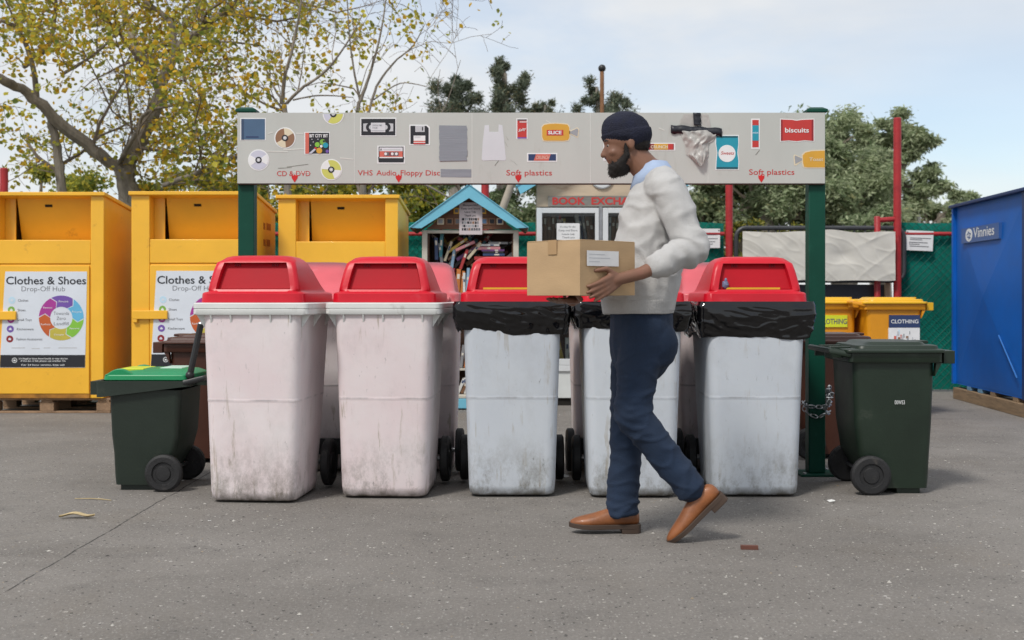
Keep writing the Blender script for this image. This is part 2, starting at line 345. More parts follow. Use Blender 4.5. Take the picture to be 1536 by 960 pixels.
def gravel():
    r = np.random.default_rng(9); g = MB(); ms = [pm('pale_stone', (.44, .42, .38), .8, .3, 30), pm('dark_stone', (.06, .055, .05), .8, .3, 30), pm('tan_stone', (.26, .21, .15), .8, .3, 30)]
    for k in range(3200):
        Y = 3.2 + 5.2 * r.uniform() ** 1.5; x = r.uniform(-.46, .46) * Y * 1.05; c = mnoise.noise(Vector((x * 1.3, Y * 1.3, 4)))
        if r.uniform() > .45 + 1.3 * c: continue
        q = r.uniform(.0022, .0055) * (1 if r.uniform() < .93 else 1.9); n_ = 5; a0 = r.uniform(0, 6)
        ring_ = [(x + q * r.uniform(.6, 1.2) * math.cos(a0 + i * 1.2566), Y + q * r.uniform(.6, 1.2) * math.sin(a0 + i * 1.2566), .0005) for i in range(n_)]
        g.add(ring_ + [(x, Y, q * r.uniform(.4, .8))], [(i, (i + 1) % n_, n_) for i in range(n_)], ms[r.choice(3, p=[.6, .22, .18])])
    tag(g.build('gravel'), 'loose stone chips scattered over the asphalt', None, None, 'stuff')
gravel()

# ------------------------------------------------------------------ chain link fence, gate and tarpaulin
FY = 13.36
cloth_g = pm('green_shade_cloth', (.0, .155, .115), .75, .28, 2.5, .4, 40, dirt=((.03, .22, .17), .25, 5), spec=.25)
red_pipe = pm('chipped_red_paint', (.36, .018, .022), .45, .2, 6, .3, 30, dirt=((.42, .30, .28), .02, 22))
wire_m = pm('green_coated_wire', (.01, .07, .055), .5, .2)
def fence(x0, x1, posts, label, zt=Z(334, FY), zb=.02, rail=True):
    root = empty('chain_link_fence', label, 'fence', (x0, FY, 0))
    g = MB(); nx = int((x1 - x0) / .12) + 2; nzv = 14; vs_ = []
    for j in range(nzv + 1):
        for i in range(nx + 1):
            x = x0 + (x1 - x0) * i / nx; z = zb + (zt - zb) * j / nzv
            y = FY + .03 + .022 * mnoise.noise(Vector((x * 1.6, z * 1.1, 3))) + .012 * mnoise.noise(Vector((x * 5, z * 2, 9)))
            if j == nzv: z += .02 * mnoise.noise(Vector((x * 2.3, 0, 5)))
            if j == 0: z += .015 * abs(mnoise.noise(Vector((x * 7, 0, 8))))
            vs_.append((x, y, z))
    g.add(vs_, [(j * (nx + 1) + i, j * (nx + 1) + i + 1, (j + 1) * (nx + 1) + i + 1, (j + 1) * (nx + 1) + i) for j in range(nzv) for i in range(nx)], cloth_g)
    g.build('shade_cloth', root, (x0, FY, 0))
    g = MB(); h = zt - zb; st = .085
    k = int((x1 - x0 + h) / st)
    for i in range(k):
        for sgn in (1, -1):
            a = x0 - h + i * st if sgn > 0 else x0 + i * st
            pA = [a, zb]; pB = [a + sgn * h, zt]
            # clip to the panel
            def clip(p, q):
                for lim, less in ((x0, True), (x1, False)):
                    if (p[0] < lim) if less else (p[0] > lim):
                        tt = (lim - p[0]) / (q[0] - p[0]) if q[0] != p[0] else 0
                        p = [lim, p[1] + (q[1] - p[1]) * tt]
                return p
            if max(pA[0], pB[0]) <= x0 or min(pA[0], pB[0]) >= x1: continue
            A, B = clip(pA, pB), clip(pB, pA)
            if abs(A[0] - B[0]) < .02: continue
            yy = FY - .008 * sgn - .008
            g.tube([(A[0], yy, A[1]), (B[0], yy, B[1])], .0032, wire_m, 3, False)
    g.build('wire_mesh', root, (x0, FY, 0))
    for (px_, ztop, r_) in posts:
        g = MB(); xx = X(px_, FY); g.lathe([(r_, 0), (r_, ztop - .01), (r_ * .8, ztop)], (xx, FY - .07, 0), (0, 0, 1), red_pipe, 16); g.build('post', root, (x0, FY, 0))
    if rail:
        g = MB(); zr = Z(351, FY); g.tube([(x0, FY - .03, zr), (x1, FY - .03, zr)], .022, red_pipe, 10); g.build('rail', root, (x0, FY, 0))
    return root
fence(-8.5, X(1086, FY), [(10, Z(253, FY), .042), (375, Z(300, FY), .04), (728, Z(238, FY), .042), (1092, Z(225, FY), .040)], 'long green shade cloth fence behind the book cabinets and clothes bins')
rf = fence(X(1352, FY), 6.4, [(1343, Z(178, FY), .042), (1313, Z(325, FY), .034)], 'short green shade cloth fence beside the blue container with tall red pipe post')
g = MB(); g.tube([(X(1313, FY), FY - .07, Z(331, FY)), (X(1343, FY), FY - .07, Z(329, FY))], .028, red_pipe, 10); g.build('brace', rf, rf.location)
# gate
GY = FY - .06
gate_m = pm('dark_grey_steel', (.035, .037, .042), .5, .2, 8, .1, 60)
gate = empty('metal_gate', 'dark grey tubular metal gate behind the white tarpaulin', 'gate', (X(1230, GY), GY, 0))
ga, gb, gt, gl = X(1104, GY), X(1356, GY) - 0.0, Z(342, GY), Z(421, GY)
def rrect_path(x0, x1, z0, z1, r_, y, n=5):
    pts = []
    for cx_, cz_, a0 in ((x1 - r_, z1 - r_, 90), (x1 - r_, z0 + r_, 0), (x0 + r_, z0 + r_, -90), (x0 + r_, z1 - r_, 180)):
        for i in range(n + 1):
            a = R(a0 - 90 * i / n); pts.append((cx_ + r_ * math.cos(a), y, cz_ + r_ * math.sin(a)))
    return pts + pts[:1]
g = MB(); g.tube(rrect_path(ga, gb, gl, gt, .10, GY), .024, gate_m, 10); g.build('frame', gate, gate.location)
k = 0; xx = ga + .12
while xx < gb - .08:
    g = MB(); g.tube([(xx, GY, gl + .01), (xx, GY, gt + .035)], .009, gate_m, 6); g.build('bar', gate, gate.location); xx += .115
g = MB(); g.box(ga, X(1333, GY), GY + .10, GY + .14, .05, gl - .04, gate_m); g.build('lower_panel', gate, gate.location, .004)
g = MB(); g.box(X(1330, GY), X(1337, GY), GY + .045, GY + .09, .0, gl + .1, pm('raw_pine', (.45, .33, .2), .7)); g.build('timber_stay', gate, gate.location)
# tarpaulin
tarp_m = pm('white_tarpaulin', (.66, .635, .57), .6, .07, 2, .12, 25, dirt=((.40, .36, .29), .15, 3), transl=.1)
g = MB(); tx0, tx1, tz0, tz1 = X(1111, GY), X(1338, GY), Z(421, GY), Z(347, GY); nx, nzv = 170, 60; vs_ = []
for lay in (0, 1):
    for j in range(nzv + 1):
        for i in range(nx + 1):
            u, v = i / nx, j / nzv; x = tx0 + (tx1 - tx0) * u; z = tz0 + (tz1 - tz0) * v
            z -= (.012 + .02 * math.sin(u * 9)) * (v) * .5 + .015 * mnoise.noise(Vector((u * 6, v, 2)))
            y = GY - .115 + .010 * mnoise.noise(Vector((u * 5 + v * 2, v * 2.0, 7))) - .004 * max(0, 1 - 3.2 * abs(mnoise.noise(Vector((u * 4 - v * 1.5, v * 1.3, 1))))) ** 3 - .004 * max(0, 1 - 3.5 * abs(mnoise.noise(Vector((u * 8 + v * 3, v * 3, 4))))) ** 3
            # pulled to a tie at the middle right
            dd = math.hypot((u - .66) * 2.4, v - .52); y += .03 * math.exp(-dd * dd * 30)
            vs_.append((x, y + lay * .003, z))
q = (nx + 1) * (nzv + 1)
fs = [(j * (nx + 1) + i, j * (nx + 1) + i + 1, (j + 1) * (nx + 1) + i + 1, (j + 1) * (nx + 1) + i) for j in range(nzv) for i in range(nx)]
g.add(vs_, fs + [tuple(q + a for a in f[::-1]) for f in fs], tarp_m)
tag(g.build('tarpaulin', None, (tx0, GY, tz0), loc=(tx0, GY, tz0)), 'creased white tarpaulin tied across the metal gate', 'tarpaulin')
def notice(px0, px1, py0, py1, Y, label, lines, tilt=0.0, name='notice'):
    x0, x1, z0, z1 = X(px0, Y), X(px1, Y), Z(py1, Y), Z(py0, Y)
    g = MB(); g.rect(x0, x1, z0, z1, FRONT_AT(Y), .002, paper)
    for (a, b, c_, mm) in lines:
        zz = z1 - (z1 - z0) * c_; g.rect(x0 + (x1 - x0) * a, x0 + (x1 - x0) * b, zz - (z1 - z0) * .035, zz, FRONT_AT(Y), .0035, mm, .0021)
    for a in (.05, .95): g.disc(x0 + (x1 - x0) * a, z1 - .02, .007, FRONT_AT(Y), .005, black_p, 10, .0021)
    c0 = Vector(((x0 + x1) / 2, Y, z0)); ob = g.build(name, None, c0, loc=c0); ob.rotation_euler = (0, tilt, 0)
    return tag(ob, label, 'notice')
def FRONT_AT(Y, x=0.0, z=0.0): return (Vector((x, Y, z)), Vector((1, 0, 0)), Vector((0, 0, 1)))
notice(1358, 1399, 346, 376, FY - .045, 'white laminated notice tied to the fence beside the blue container', [(.15, .92, .36, ink_p), (.15, .6, .44, ink_p), (.12, .8, .58, ink_p), (.12, .5, .67, ink_p), (.15, .85, .77, ink_p)], R(2.5))
notice(1044, 1080, 343, 372, FY - .045, 'white printed notice on the green fence behind the walking man', [(.2, .85, .3, ink_p), (.1, .9, .5, ink_p), (.15, .8, .66, ink_p), (.2, .7, .78, ink_p)], R(0))

# ------------------------------------------------------------------ poles beyond
def pole(name, label, pts, rad, m, knob=None):
    g = MB(); g.tube(pts, rad, m, 12)
    if knob: g.ball(Vector(pts[-1]) + Vector((0, 0, knob * .6)), knob, black_pl, 8)
    o = Vector(pts[0]); return tag(g.build(name, None, o, loc=o), label, 'pole')
rust = pm('rusty_pipe', (.23, .11, .05), .75, .35, 10, .3, 40)
pole('flag_pole', 'thin rusty pole with dark ball top above the sign board', [(X(903, 16), 16, 0), P(903, 106, 16)], .027, rust, .05)
pole('leaning_pole', 'pale grey pole leaning between the two book cabinets', [P(690, 520, 14.2) * 1.0 - Vector((0, 0, .45)), P(752, 318, 14.2), P(775, 255, 14.2)], [.05, .045, .042], pm('grey_timber_pole', (.36, .32, .27), .8, .2, 5))
pole('lamp_post', 'thin pale post in front of the far gum trees', [(X(1378, 30), 30, 0), P(1378, 268, 30)], .045, pm('pale_post', (.5, .5, .48), .6))

# ------------------------------------------------------------------ trees
rng = np.random.default_rng(11)
bark = pm('grey_brown_bark', (.24, .21, .175), .9, .45, 5, .9, 26, stretch=(2, 2, .6), dirt=((.24, .22, .19), .3, 4))
twig_m = pm('thin_twig_bark', (.21, .17, .135), .9, .2, 8)
def leaf_mat(n, c, tl=.52): return pm(n, c, .55, .3, 3.0, transl=tl, spec=.3)
LEAF_Y = [leaf_mat('golden_leaf', (.72, .47, .045)), leaf_mat('yellow_green_leaf', (.58, .52, .07)), leaf_mat('olive_leaf', (.34, .36, .075)), leaf_mat('green_leaf', (.20, .27, .065)), leaf_mat('brown_leaf', (.27, .13, .04))]
LEAF_E = [leaf_mat('gum_leaf', (.27, .33, .18), .45), leaf_mat('pale_gum_leaf', (.41, .46, .28), .45), leaf_mat('deep_gum_leaf', (.16, .215, .105), .45), leaf_mat('warm_gum_leaf', (.35, .35, .17), .45)]
LEAF_P = [leaf_mat('pine_leaf', (.12, .15, .105), .35), leaf_mat('pale_pine_leaf', (.20, .23, .16), .35), leaf_mat('brown_pine_leaf', (.25, .22, .12), .35)]
LEAF_B = [leaf_mat('bush_leaf', (.14, .16, .03), .25), leaf_mat('yellow_bush_leaf', (.28, .25, .04), .25), leaf_mat('green_bush_leaf', (.06, .09, .025), .25)]
def leaf_cloud(pts, size, aspect, mats, wts, droop=0.0, seed=0, fold=.25):
    """one mesh of leaf-sized folded blades at pts"""
    r = np.random.default_rng(seed); n = len(pts); pts = np.asarray(pts, float)
    d = r.normal(size=(n, 3)); d[:, 2] = d[:, 2] * .6 - droop; d /= np.linalg.norm(d, axis=1)[:, None]
    nn = r.normal(size=(n, 3)); s_ = np.cross(d, nn); s_ /= np.linalg.norm(s_, axis=1)[:, None]; u = np.cross(s_, d)
    Ls = (size * r.uniform(.6, 1.3, n))[:, None]; Wd = Ls * aspect
    # stalk end, left, tip, right + mid rib lowered: two quads folded along the rib
    a = pts; tip = pts + d * Ls; m1 = pts + d * Ls * .45 - u * Wd * fold
    lft = pts + d * Ls * .40 - s_ * Wd * .5; rgt = pts + d * Ls * .40 + s_ * Wd * .5
    lf2 = pts + d * Ls * .72 - s_ * Wd * .34; rg2 = pts + d * Ls * .72 + s_ * Wd * .34
    V = np.stack([a, lft, lf2, tip, rg2, rgt, m1], 1).reshape(-1, 3)
    me = bpy.data.meshes.new('crown'); base = np.arange(n)[:, None] * 7
    q = np.concatenate([base + np.array([[0, 6, 2, 1]]), base + np.array([[6, 3, 2, 2]])[:, :4]], 1)
    f1 = base + np.array([[0, 6, 2, 1]]); f2 = base + np.array([[0, 5, 4, 6]])
    quads = np.stack([f1, f2], 1).reshape(-1, 4); t1 = base + np.array([[6, 3, 2]]); t2 = base + np.array([[6, 4, 3]])
    tris = np.stack([t1, t2], 1).reshape(-1, 3)
    me.vertices.add(len(V)); me.vertices.foreach_set('co', V.ravel())
    nl = quads.size + tris.size; me.loops.add(nl); me.loops.foreach_set('vertex_index', np.concatenate([quads.ravel(), tris.ravel()]))
    npl = len(quads) + len(tris); me.polygons.add(npl)
    ls = np.concatenate([np.arange(len(quads)) * 4, quads.size + np.arange(len(tris)) * 3]); lt = np.concatenate([np.full(len(quads), 4), np.full(len(tris), 3)])
    me.polygons.foreach_set('loop_start', ls); me.polygons.foreach_set('loop_total', lt)
    for m_ in mats: me.materials.append(m_)
    # colour varies leaf by leaf and drifts from bough to bough
    fld = np.array([mnoise.noise(Vector((p[0] * .9 + seed, p[1] * .9, p[2] * .9))) for p in pts]); wts = np.asarray(wts) / sum(wts); cum = np.cumsum(wts)
    val = np.clip(r.uniform(0, 1, n) * .75 + (fld * .9 + .5) * .25, 0, .999); mi = np.searchsorted(cum, val).clip(0, len(mats) - 1)
    me.polygons.foreach_set('material_index', np.concatenate([np.repeat(mi, 2), np.repeat(mi, 2)]).astype(np.int32))
    me.update(calc_edges=True); me.validate(); return me
def add_mesh(name, me, parent, org):
    o = bpy.data.objects.new(name, me); me.transform(Matrix.Translation(-Vector(org))); COL.objects.link(o); o.parent = parent; return o
def autumn_tree(label, base, limbs, seed, leaves, spread=1.0, bare=0.0, kscale=1.0, rk=.55, zr=(-.75, .75), cut=-.30):
    """limbs: polylines of (px, py, depth, radius). Branches, twigs and leaf clusters grow off them."""
    r = np.random.default_rng(seed); root = empty('autumn_tree', label, 'tree', base); g = MB(); lp = []
    def grow(path, rad, lvl, dens):
        path = [Vector(p) for p in path]
        tot = sum((path[i + 1] - path[i]).length for i in range(len(path) - 1))
        n = max(1, int(tot * dens))
        for _ in range(n):
            i = r.integers(0, len(path) - 1); t = r.uniform(); p = path[i].lerp(path[i + 1], t); d = (path[i + 1] - path[i]).normalized()
            side = Vector(r.normal(size=3)); side = (side - d * side.dot(d)).normalized()
            nd = (d * r.uniform(.2, .9) + side * r.uniform(.6, 1.2) + Vector((0, 0, r.uniform(*zr)))).normalized()
            ln = (1.7 if lvl == 0 else .85 if lvl == 1 else .42) * r.uniform(.5, 1.3) * kscale
            cur = p; pts = [p]; k = 5
            for s_ in range(k):
                nd = (nd + Vector(r.normal(size=3)) * .22 + Vector((0, 0, .07 if lvl < 2 else -.12))).normalized(); cur = cur + nd * ln / k; pts.append(cur)
            rr0 = min(rad[i] * .5, (.026, .011, .006)[lvl]); rads = [max(.0028, rr0 * (1 - .8 * j / k)) for j in range(k + 1)]
            g.tube(pts, rads, twig_m, 5 if lvl == 0 else 3, False)
            if lvl < 2: grow(pts, rads, lvl + 1, 4.6 if lvl == 0 else 6.5)
            if lvl >= 1:
                for j in range(1, k + 1):
                    if mnoise.noise(pts[j] * .75 + Vector((seed, 0, 0))) < cut + bare * r.uniform(-1, 1): continue
                    for _k in range(r.poisson(leaves)):
                        q = pts[j] + Vector(r.normal(size=3)) * .07; lp.append((q.x, q.y, q.z))
    for lim in limbs:
        pts = [P(a, b, y) for a, b, y, _ in lim]; rad = [q[3] * rk for q in lim]
        # smooth and roughen the limb
        fine, fr = [], []
        for i in range(len(pts) - 1):
            p0, p1, p2, p3 = pts[max(i - 1, 0)], pts[i], pts[i + 1], pts[min(i + 2, len(pts) - 1)]
            for j in range(5):
                t = j / 5; c = .5 * ((2 * p1) + (p2 - p0) * t + (2 * p0 - 5 * p1 + 4 * p2 - p3) * t * t + (3 * p1 - p0 - 3 * p2 + p3) * t ** 3)
                rr_ = rad[i] + (rad[i + 1] - rad[i]) * t; fine.append(c + Vector(r.normal(size=3)) * rr_ * .14); fr.append(rr_ * r.uniform(.93, 1.08))
        fine.append(pts[-1]); fr.append(rad[-1]); g.tube(fine, fr, bark, 10)
        grow(fine, fr, 0, 1.15 * spread)
    g.build('trunk', root, base)
    add_mesh('crown', leaf_cloud(lp, .066, .85, LEAF_Y, [.34, .32, .18, .10, .06], .35, seed), root, base)
    print(label, 'leaves', len(lp)); return root
tb = Vector((X(200, 16), 16, 0))
autumn_tree('old autumn tree with thick forked grey trunk and yellow green leaves', tb, [
    [(205, 480, 16, .30), (195, 300, 16, .26), (190, 255, 16, .21), (215, 195, 16, .175), (240, 150, 16, .15), (245, 118, 16, .135), (268, 72, 16, .11), (310, 38, 15.8, .085), (360, 0, 15.5, .07), (400, -40, 15.2, .05)],
    [(240, 140, 16, .11), (222, 100, 16.2, .10), (200, 62, 16.5, .085), (188, 25, 16.8, .075), (170, -20, 17, .06)],
    [(262, 80, 16, .08), (258, 40, 16.1, .07), (240, 18, 16.2, .06), (215, 0, 16.3, .045), (190, -25, 16.4, .03)],
    [(190, 260, 16, .16), (140, 225, 15.8, .14), (80, 175, 15.5, .13), (40, 140, 15.3, .115), (0, 118, 15.0, .10), (-50, 95, 14.8, .09)],
    [(96, 300, 15.6, .10), (90, 250, 15.6, .11), (82, 205, 15.6, .10), (76, 172, 15.6, .09)],
    [(55, 150, 15.4, .07), (48, 95, 15.2, .06), (28, 45, 15.0, .05), (0, 30, 14.8, .035)],
    [(35, 100, 15.4, .06), (72, 70, 15.3, .055), (82, 25, 15.2, .045), (84, -20, 15.1, .03)],
    [(285, 66, 15.8, .04), (330, 62, 15.7, .03), (395, 69, 15.6, .016)],
    [(178, 245, 15.9, .05), (205, 200, 15.5, .045), (222, 168, 15.3, .04), (300, 150, 14.8, .025)],
    [(95, 110, 15.4, .04), (150, 75, 15.2, .03), (200, 20, 15, .02)],
    [(245, 278, 15.2, .05), (290, 262, 15.0, .055), (345, 238, 14.8, .05), (400, 225, 14.5, .03), (470, 215, 14.3, .02)],
], 5, 2.2, 2.0, cut=-.34)
autumn_tree('slender half bare autumn tree rising behind the sign board', Vector((X(428, 14.5), 14.5, 0)), [
    [(432, 420, 14.5, .11), (430, 270, 14.5, .09), (428, 172, 14.5, .065), (424, 150, 14.5, .05), (428, 110, 14.4, .04), (440, 70, 14.3, .03), (452, 0, 14.2, .02)],
    [(430, 155, 14.5, .04), (450, 135, 14.4, .035), (490, 105, 14.3, .028), (520, 65, 14.2, .02), (545, 20, 14.1, .012)],
    [(440, 150, 14.5, .022), (480, 143, 14.7, .018), (530, 146, 14.9, .01)],
    [(423, 150, 14.5, .03), (405, 120, 14.7, .022), (396, 90, 14.8, .015)],
], 21, .8, 2.0, .5, .62, .5, (-.1, .9), .0)
autumn_tree('sparse autumn tree with many thin upright stems beside the gum trees', Vector((X(548, 15), 15, 0)), [
    [(545, 440, 15, .10), (545, 280, 15, .08), (537, 172, 15, .05), (545, 140, 15, .04), (560, 95, 15, .03), (572, 45, 15, .022), (580, -10, 15, .014)],
    [(552, 175, 15, .035), (565, 130, 15.1, .03), (590, 95, 15.2, .024), (620, 68, 15.3, .016), (637, 36, 15.3, .008)],
    [(540, 150, 15, .03), (530, 100, 14.9, .024), (524, 50, 14.8, .018), (520, -10, 14.7, .012)],
    [(560, 150, 15, .02), (600, 125, 15, .016), (640, 130, 15, .01)],
    [(552, 250, 15, .03), (610, 215, 15.1, .024), (660, 175, 15.2, .016), (691, 90, 15.2, .006)],
    [(550, 260, 15, .03), (620, 270, 15.1, .03), (680, 300, 15.2, .02)],
], 33, .9, 2.0, .5, .62, .5, (-.1, .9), .0)

def puff_tree(name, label, base, trunk, puffs, n, size, aspect, mats, wts, seed, droop=.3, lumps=14, zs=.62):
    """trunk: polylines (px,py,Y,r); puffs: (px,py,Y,rx,rz) crown masses in metres, each broken into leaf clumps"""
    r = np.random.default_rng(seed); root = empty(name, label, 'tree' if 'tree' in name else name, base); g = MB()
    for lim in trunk: g.tube([P(a, b, y) for a, b, y, _ in lim], [q[3] for q in lim], bark, 8)
    cl = []; tot = sum(p[3] * p[3] * p[4] for p in puffs)
    for (a, b, y, rx, rz) in puffs:
        c = P(a, b, y)
        for k in range(max(4, int(lumps * rx * rz))):
            d = r.normal(size=3); d /= np.linalg.norm(d); d *= r.uniform(.45, 1.0) ** .6
            q = Vector((c.x + d[0] * rx, c.y + d[1] * rx * .9, c.z + d[2] * rz)); cl.append((q, r.uniform(.20, .42) * (rx + rz) * .42, c))
    n *= 5.0; size *= .78; per = max(8, int(n / len(cl))); pts = []
    for q, s_, c in cl:
        if g and r.uniform() < .5: g.tube([c + Vector((0, 0, -.3)), c.lerp(q, .6) + Vector((0, 0, -.05)), q], [.035, .02, .006], twig_m, 4, False)
        e = r.normal(size=(per, 3)) * np.array([s_, s_, s_ * zs]) * .6; e[:, 2] -= np.abs(r.normal(size=per)) * s_ * droop * .5
        pts.append(np.array(q)[None] + e)
    g.build('trunk', root, base); pts = np.concatenate(pts); pts = pts[pts[:, 2] > .15]
    add_mesh('crown', leaf_cloud(pts, size, aspect, mats, wts, droop, seed), root, base); return root
E = [.36, .42, .08, .14]
puff_tree('gum_tree', 'tall grey green gum tree with open crown behind the red pipe post', Vector((X(1330, 30), 30, 0)),
    [[(1322, 470, 30, .28), (1318, 330, 30, .24), (1300, 250, 30, .16), (1290, 195, 30, .08)], [(1318, 320, 30, .15), (1350, 260, 30, .11), (1365, 215, 30, .06)]],
    [(1262, 198, 30, .8, .55), (1305, 195, 30, .75, .5), (1335, 190, 30, .6, .55), (1375, 205, 30, .55, .55), (1388, 232, 30, .45, .5), (1350, 225, 30, .7, .6), (1360, 262, 30, .8, .6), (1385, 285, 30, .6, .55), (1330, 255, 31, .8, .6), (1345, 300, 30, .7, .5)], 6500, .17, .32, LEAF_E, E, 41, .5, 16)
puff_tree('gum_tree', 'broad rounded gum tree with pale foliage right of the sign board', Vector((X(1268, 25), 25, 0)),
    [[(1268, 500, 25, .3), (1265, 360, 25, .25), (1262, 270, 25, .13)]],
    [(1268, 228, 25, 1.0, .75), (1240, 262, 25, 1.1, .8), (1300, 262, 25, .9, .8), (1275, 300, 24.6, 1.3, .9), (1225, 315, 25, 1.0, .8), (1315, 320, 25, .9, .8), (1250, 350, 24.8, 1.2, .8), (1300, 362, 25, .8, .5)], 9000, .15, .34, LEAF_E, [.33, .5, .05, .12], 42, .35, 13)
puff_tree('gum_tree', 'dark green gum tree under the sign board behind the metal gate', Vector((X(1160, 24), 24, 0)),
    [[(1150, 500, 24, .25), (1150, 330, 24, .16), (1160, 260, 24, .08)]],
    [(1180, 235, 24.5, 1.2, .9), (1130, 285, 24, 1.1, .8), (1190, 305, 24, 1.1, .8), (1085, 300, 24.5, .9, .8), (1060, 340, 24.5, .9, .7), (1215, 345, 24.5, .8, .6), (1120, 340, 24.5, .9, .5), (1050, 280, 25, .8, .6)], 8000, .15, .34, LEAF_E, [.42, .28, .17, .13], 43, .35, 13)
puff_tree('gum_tree', 'distant rounded gum tree above the blue container', Vector((X(1410, 42), 42, 0)),
    [[(1410, 480, 42, .3), (1412, 320, 42, .15)]],
    [(1415, 300, 42, 1.0, .5), (1395, 325, 42, 1.2, .7), (1430, 318, 42, .8, .6), (1400, 355, 42, 1.6, .7)], 3500, .22, .36, LEAF_E, [.35, .4, .05, .2], 44, .2, 10)
puff_tree('gum_tree', 'dense dark gum tree between the gate and the red pipe post', Vector((X(1330, 22), 22, 0)),
    [[(1320, 480, 22, .2), (1322, 340, 22, .1)]],
    [(1322, 345, 22, .8, .5), (1355, 370, 22, .7, .4), (1285, 380, 22, .8, .45), (1240, 385, 22, .8, .4)], 3500, .14, .34, LEAF_E, [.36, .16, .34, .14], 45, .3, 14)
puff_tree('pine_tree', 'tall narrow dark pine behind the middle of the sign board', Vector((X(755, 30), 30, 0)),
    [[(752, 480, 30, .25), (755, 250, 30, .15), (758, 110, 30, .04)]],
    [(756, 105, 30, .28, .22), (752, 125, 30, .42, .35), (772, 133, 30, .36, .32), (745, 152, 30, .5, .36), (770, 160, 30, .45, .35), (757, 185, 30, .75, .45), (738, 215, 30, .8, .5), (775, 225, 30, .9, .5)], 4200, .14, .22, LEAF_P, [.5, .3, .2], 46, -.5, 26, 1.2)
puff_tree('pine_tree', 'short bushy dark pine left of the tall narrow pine', Vector((X(680, 29), 29, 0)),
    [[(680, 480, 29, .2), (682, 250, 29, .12), (684, 130, 29, .03)]],
    [(684, 130, 29, .34, .3), (668, 150, 29, .42, .35), (700, 150, 29, .36, .4), (682, 175, 29, .7, .4), (660, 205, 29, .8, .5), (705, 215, 29, .8, .5)], 3600, .14, .22, LEAF_P, [.5, .3, .2], 47, -.5, 26, 1.2)
puff_tree('pine_tree', 'small dark pine top just showing right of the tall pine', Vector((X(815, 31), 31, 0)),
    [[(815, 480, 31, .2), (816, 250, 31, .1), (818, 158, 31, .03)]],
    [(818, 161, 31, .22, .18), (800, 168, 31, .25, .18), (815, 180, 31, .5, .3), (815, 215, 31, .9, .6)], 1300, .14, .22, LEAF_P, [.5, .3, .2], 48, -.5, 26, 1.2)
puff_tree('pine_tree', 'dark pine behind the thin rusty pole', Vector((X(905, 30), 30, 0)),
    [[(900, 480, 30, .2), (902, 250, 30, .1), (895, 130, 30, .03)]],
    [(885, 140, 30, .24, .28), (908, 150, 30, .45, .3), (928, 160, 30, .28, .18), (895, 165, 30, .5, .3), (910, 205, 30, 1.0, .7)], 2000, .14, .22, LEAF_P, [.55, .3, .15], 49, -.4, 26, 1.1)
puff_tree('gum_tree', 'dark green gum tree between the book cabinets', Vector((X(790, 23), 23, 0)),
    [[(790, 480, 23, .2), (785, 330, 23, .1)]],
    [(640, 300, 23, .8, .6), (700, 280, 23.5, .8, .6), (770, 300, 23, .8, .7), (820, 320, 23, .7, .7), (665, 345, 23, .8, .6), (730, 350, 23, .9, .6), (790, 355, 23, .8, .5), (740, 240, 24, .9, .6), (830, 250, 24, .8, .6), (680, 230, 24, .7, .5)], 8000, .15, .3, LEAF_E, [.34, .06, .45, .15], 50, .35, 13)
puff_tree('bush', 'yellow green bush showing over the metal gate', Vector((X(1140, 16.5), 16.5, 0)),
    [[(1140, 520, 16.5, .05), (1140, 370, 16.5, .03)]], [(1118, 352, 16.5, .28, .16), (1150, 346, 16.5, .32, .16), (1185, 356, 16.5, .3, .14), (1140, 390, 16.5, .7, .3)], 2600, .08, .4, LEAF_B, [.45, .35, .2], 51, .1, 60)
puff_tree('hedge', 'long leafy green hedge behind the yellow clothes bins', Vector((X(420, 17), 17, 0)),
    [[(420, 520, 17, .06), (420, 370, 17, .03)]], [(270, 282, 17.5, .7, .3), (330, 300, 17, .7, .4), (60, 285, 18, .9, .35), (140, 300, 18, .8, .4), (420, 300, 17, .9, .35), (500, 290, 17, .8, .35), (580, 310, 17, .8, .5), (630, 325, 17, .5, .4), (360, 370, 17, 1.6, .7), (580, 380, 17, 1.0, .6)], 7000, .10, .55, LEAF_Y[1:4] + LEAF_E[:1], [.3, .35, .25, .1], 52, .3, 20)

# ------------------------------------------------------------------ blue container
blue_m = pm('deep_blue_paint', (.002, .105, .44), .46, .16, 1.6, .12, 2.6, spec=.3, dirt=((.012, .075, .30), .1, 2.5))
blue_d = pm('dark_blue_trim', (.008, .03, .12), .5, .2)
bc = empty('donation_container', 'large blue steel donation container with cross creased side', 'container', (4.435, 12.5, 0), R(-93.35))
LEN, DEP, ZB, ZT = 3.1, 1.6, .155, 1.945
g = MB()
g.box(0, LEN, .03, DEP, ZB, ZT - .03, blue_m)
def creased(x0, x1, z0, z1, bulge=.05):
    a, b, c, d = (x0, .028, z0), (x1, .028, z0), (x1, .028, z1), (x0, .028, z1); m_ = ((x0 + x1) / 2, .028 - bulge, (z0 + z1) / 2)
    g.add([a, b, c, d, m_], [(0, 1, 4), (1, 2, 4), (2, 3, 4), (3, 0, 4)], blue_m)
creased(.05, 2.02, ZB + .02, ZT - .07); creased(2.08, LEN - .04, ZB + .02, ZT - .07)
g.box(0.0, .05, -.004, .028, ZB, ZT - .03, blue_m); g.box(2.02, 2.08, -.006, .028, ZB, ZT - .03, blue_d)
body = g.build('body', bc, ang=3)
g = MB(); g.box(-.02, LEN + .02, -.03, DEP + .02, ZT - .03, ZT, blue_d); g.build('roof', bc, bevel=.006)
CF = (Vector((0, -.012, 0)), Vector((1, 0, 0)), Vector((0, 0, 1)))
g = MB(); logo_b = pm('logo_blue', (.03, .10, .30), .35, .05); x0, x1, z0, z1 = .36, 1.46, 1.545, 1.69
g.rect(x0, x1, z0, z1, CF, .002, logo_b, -.03)
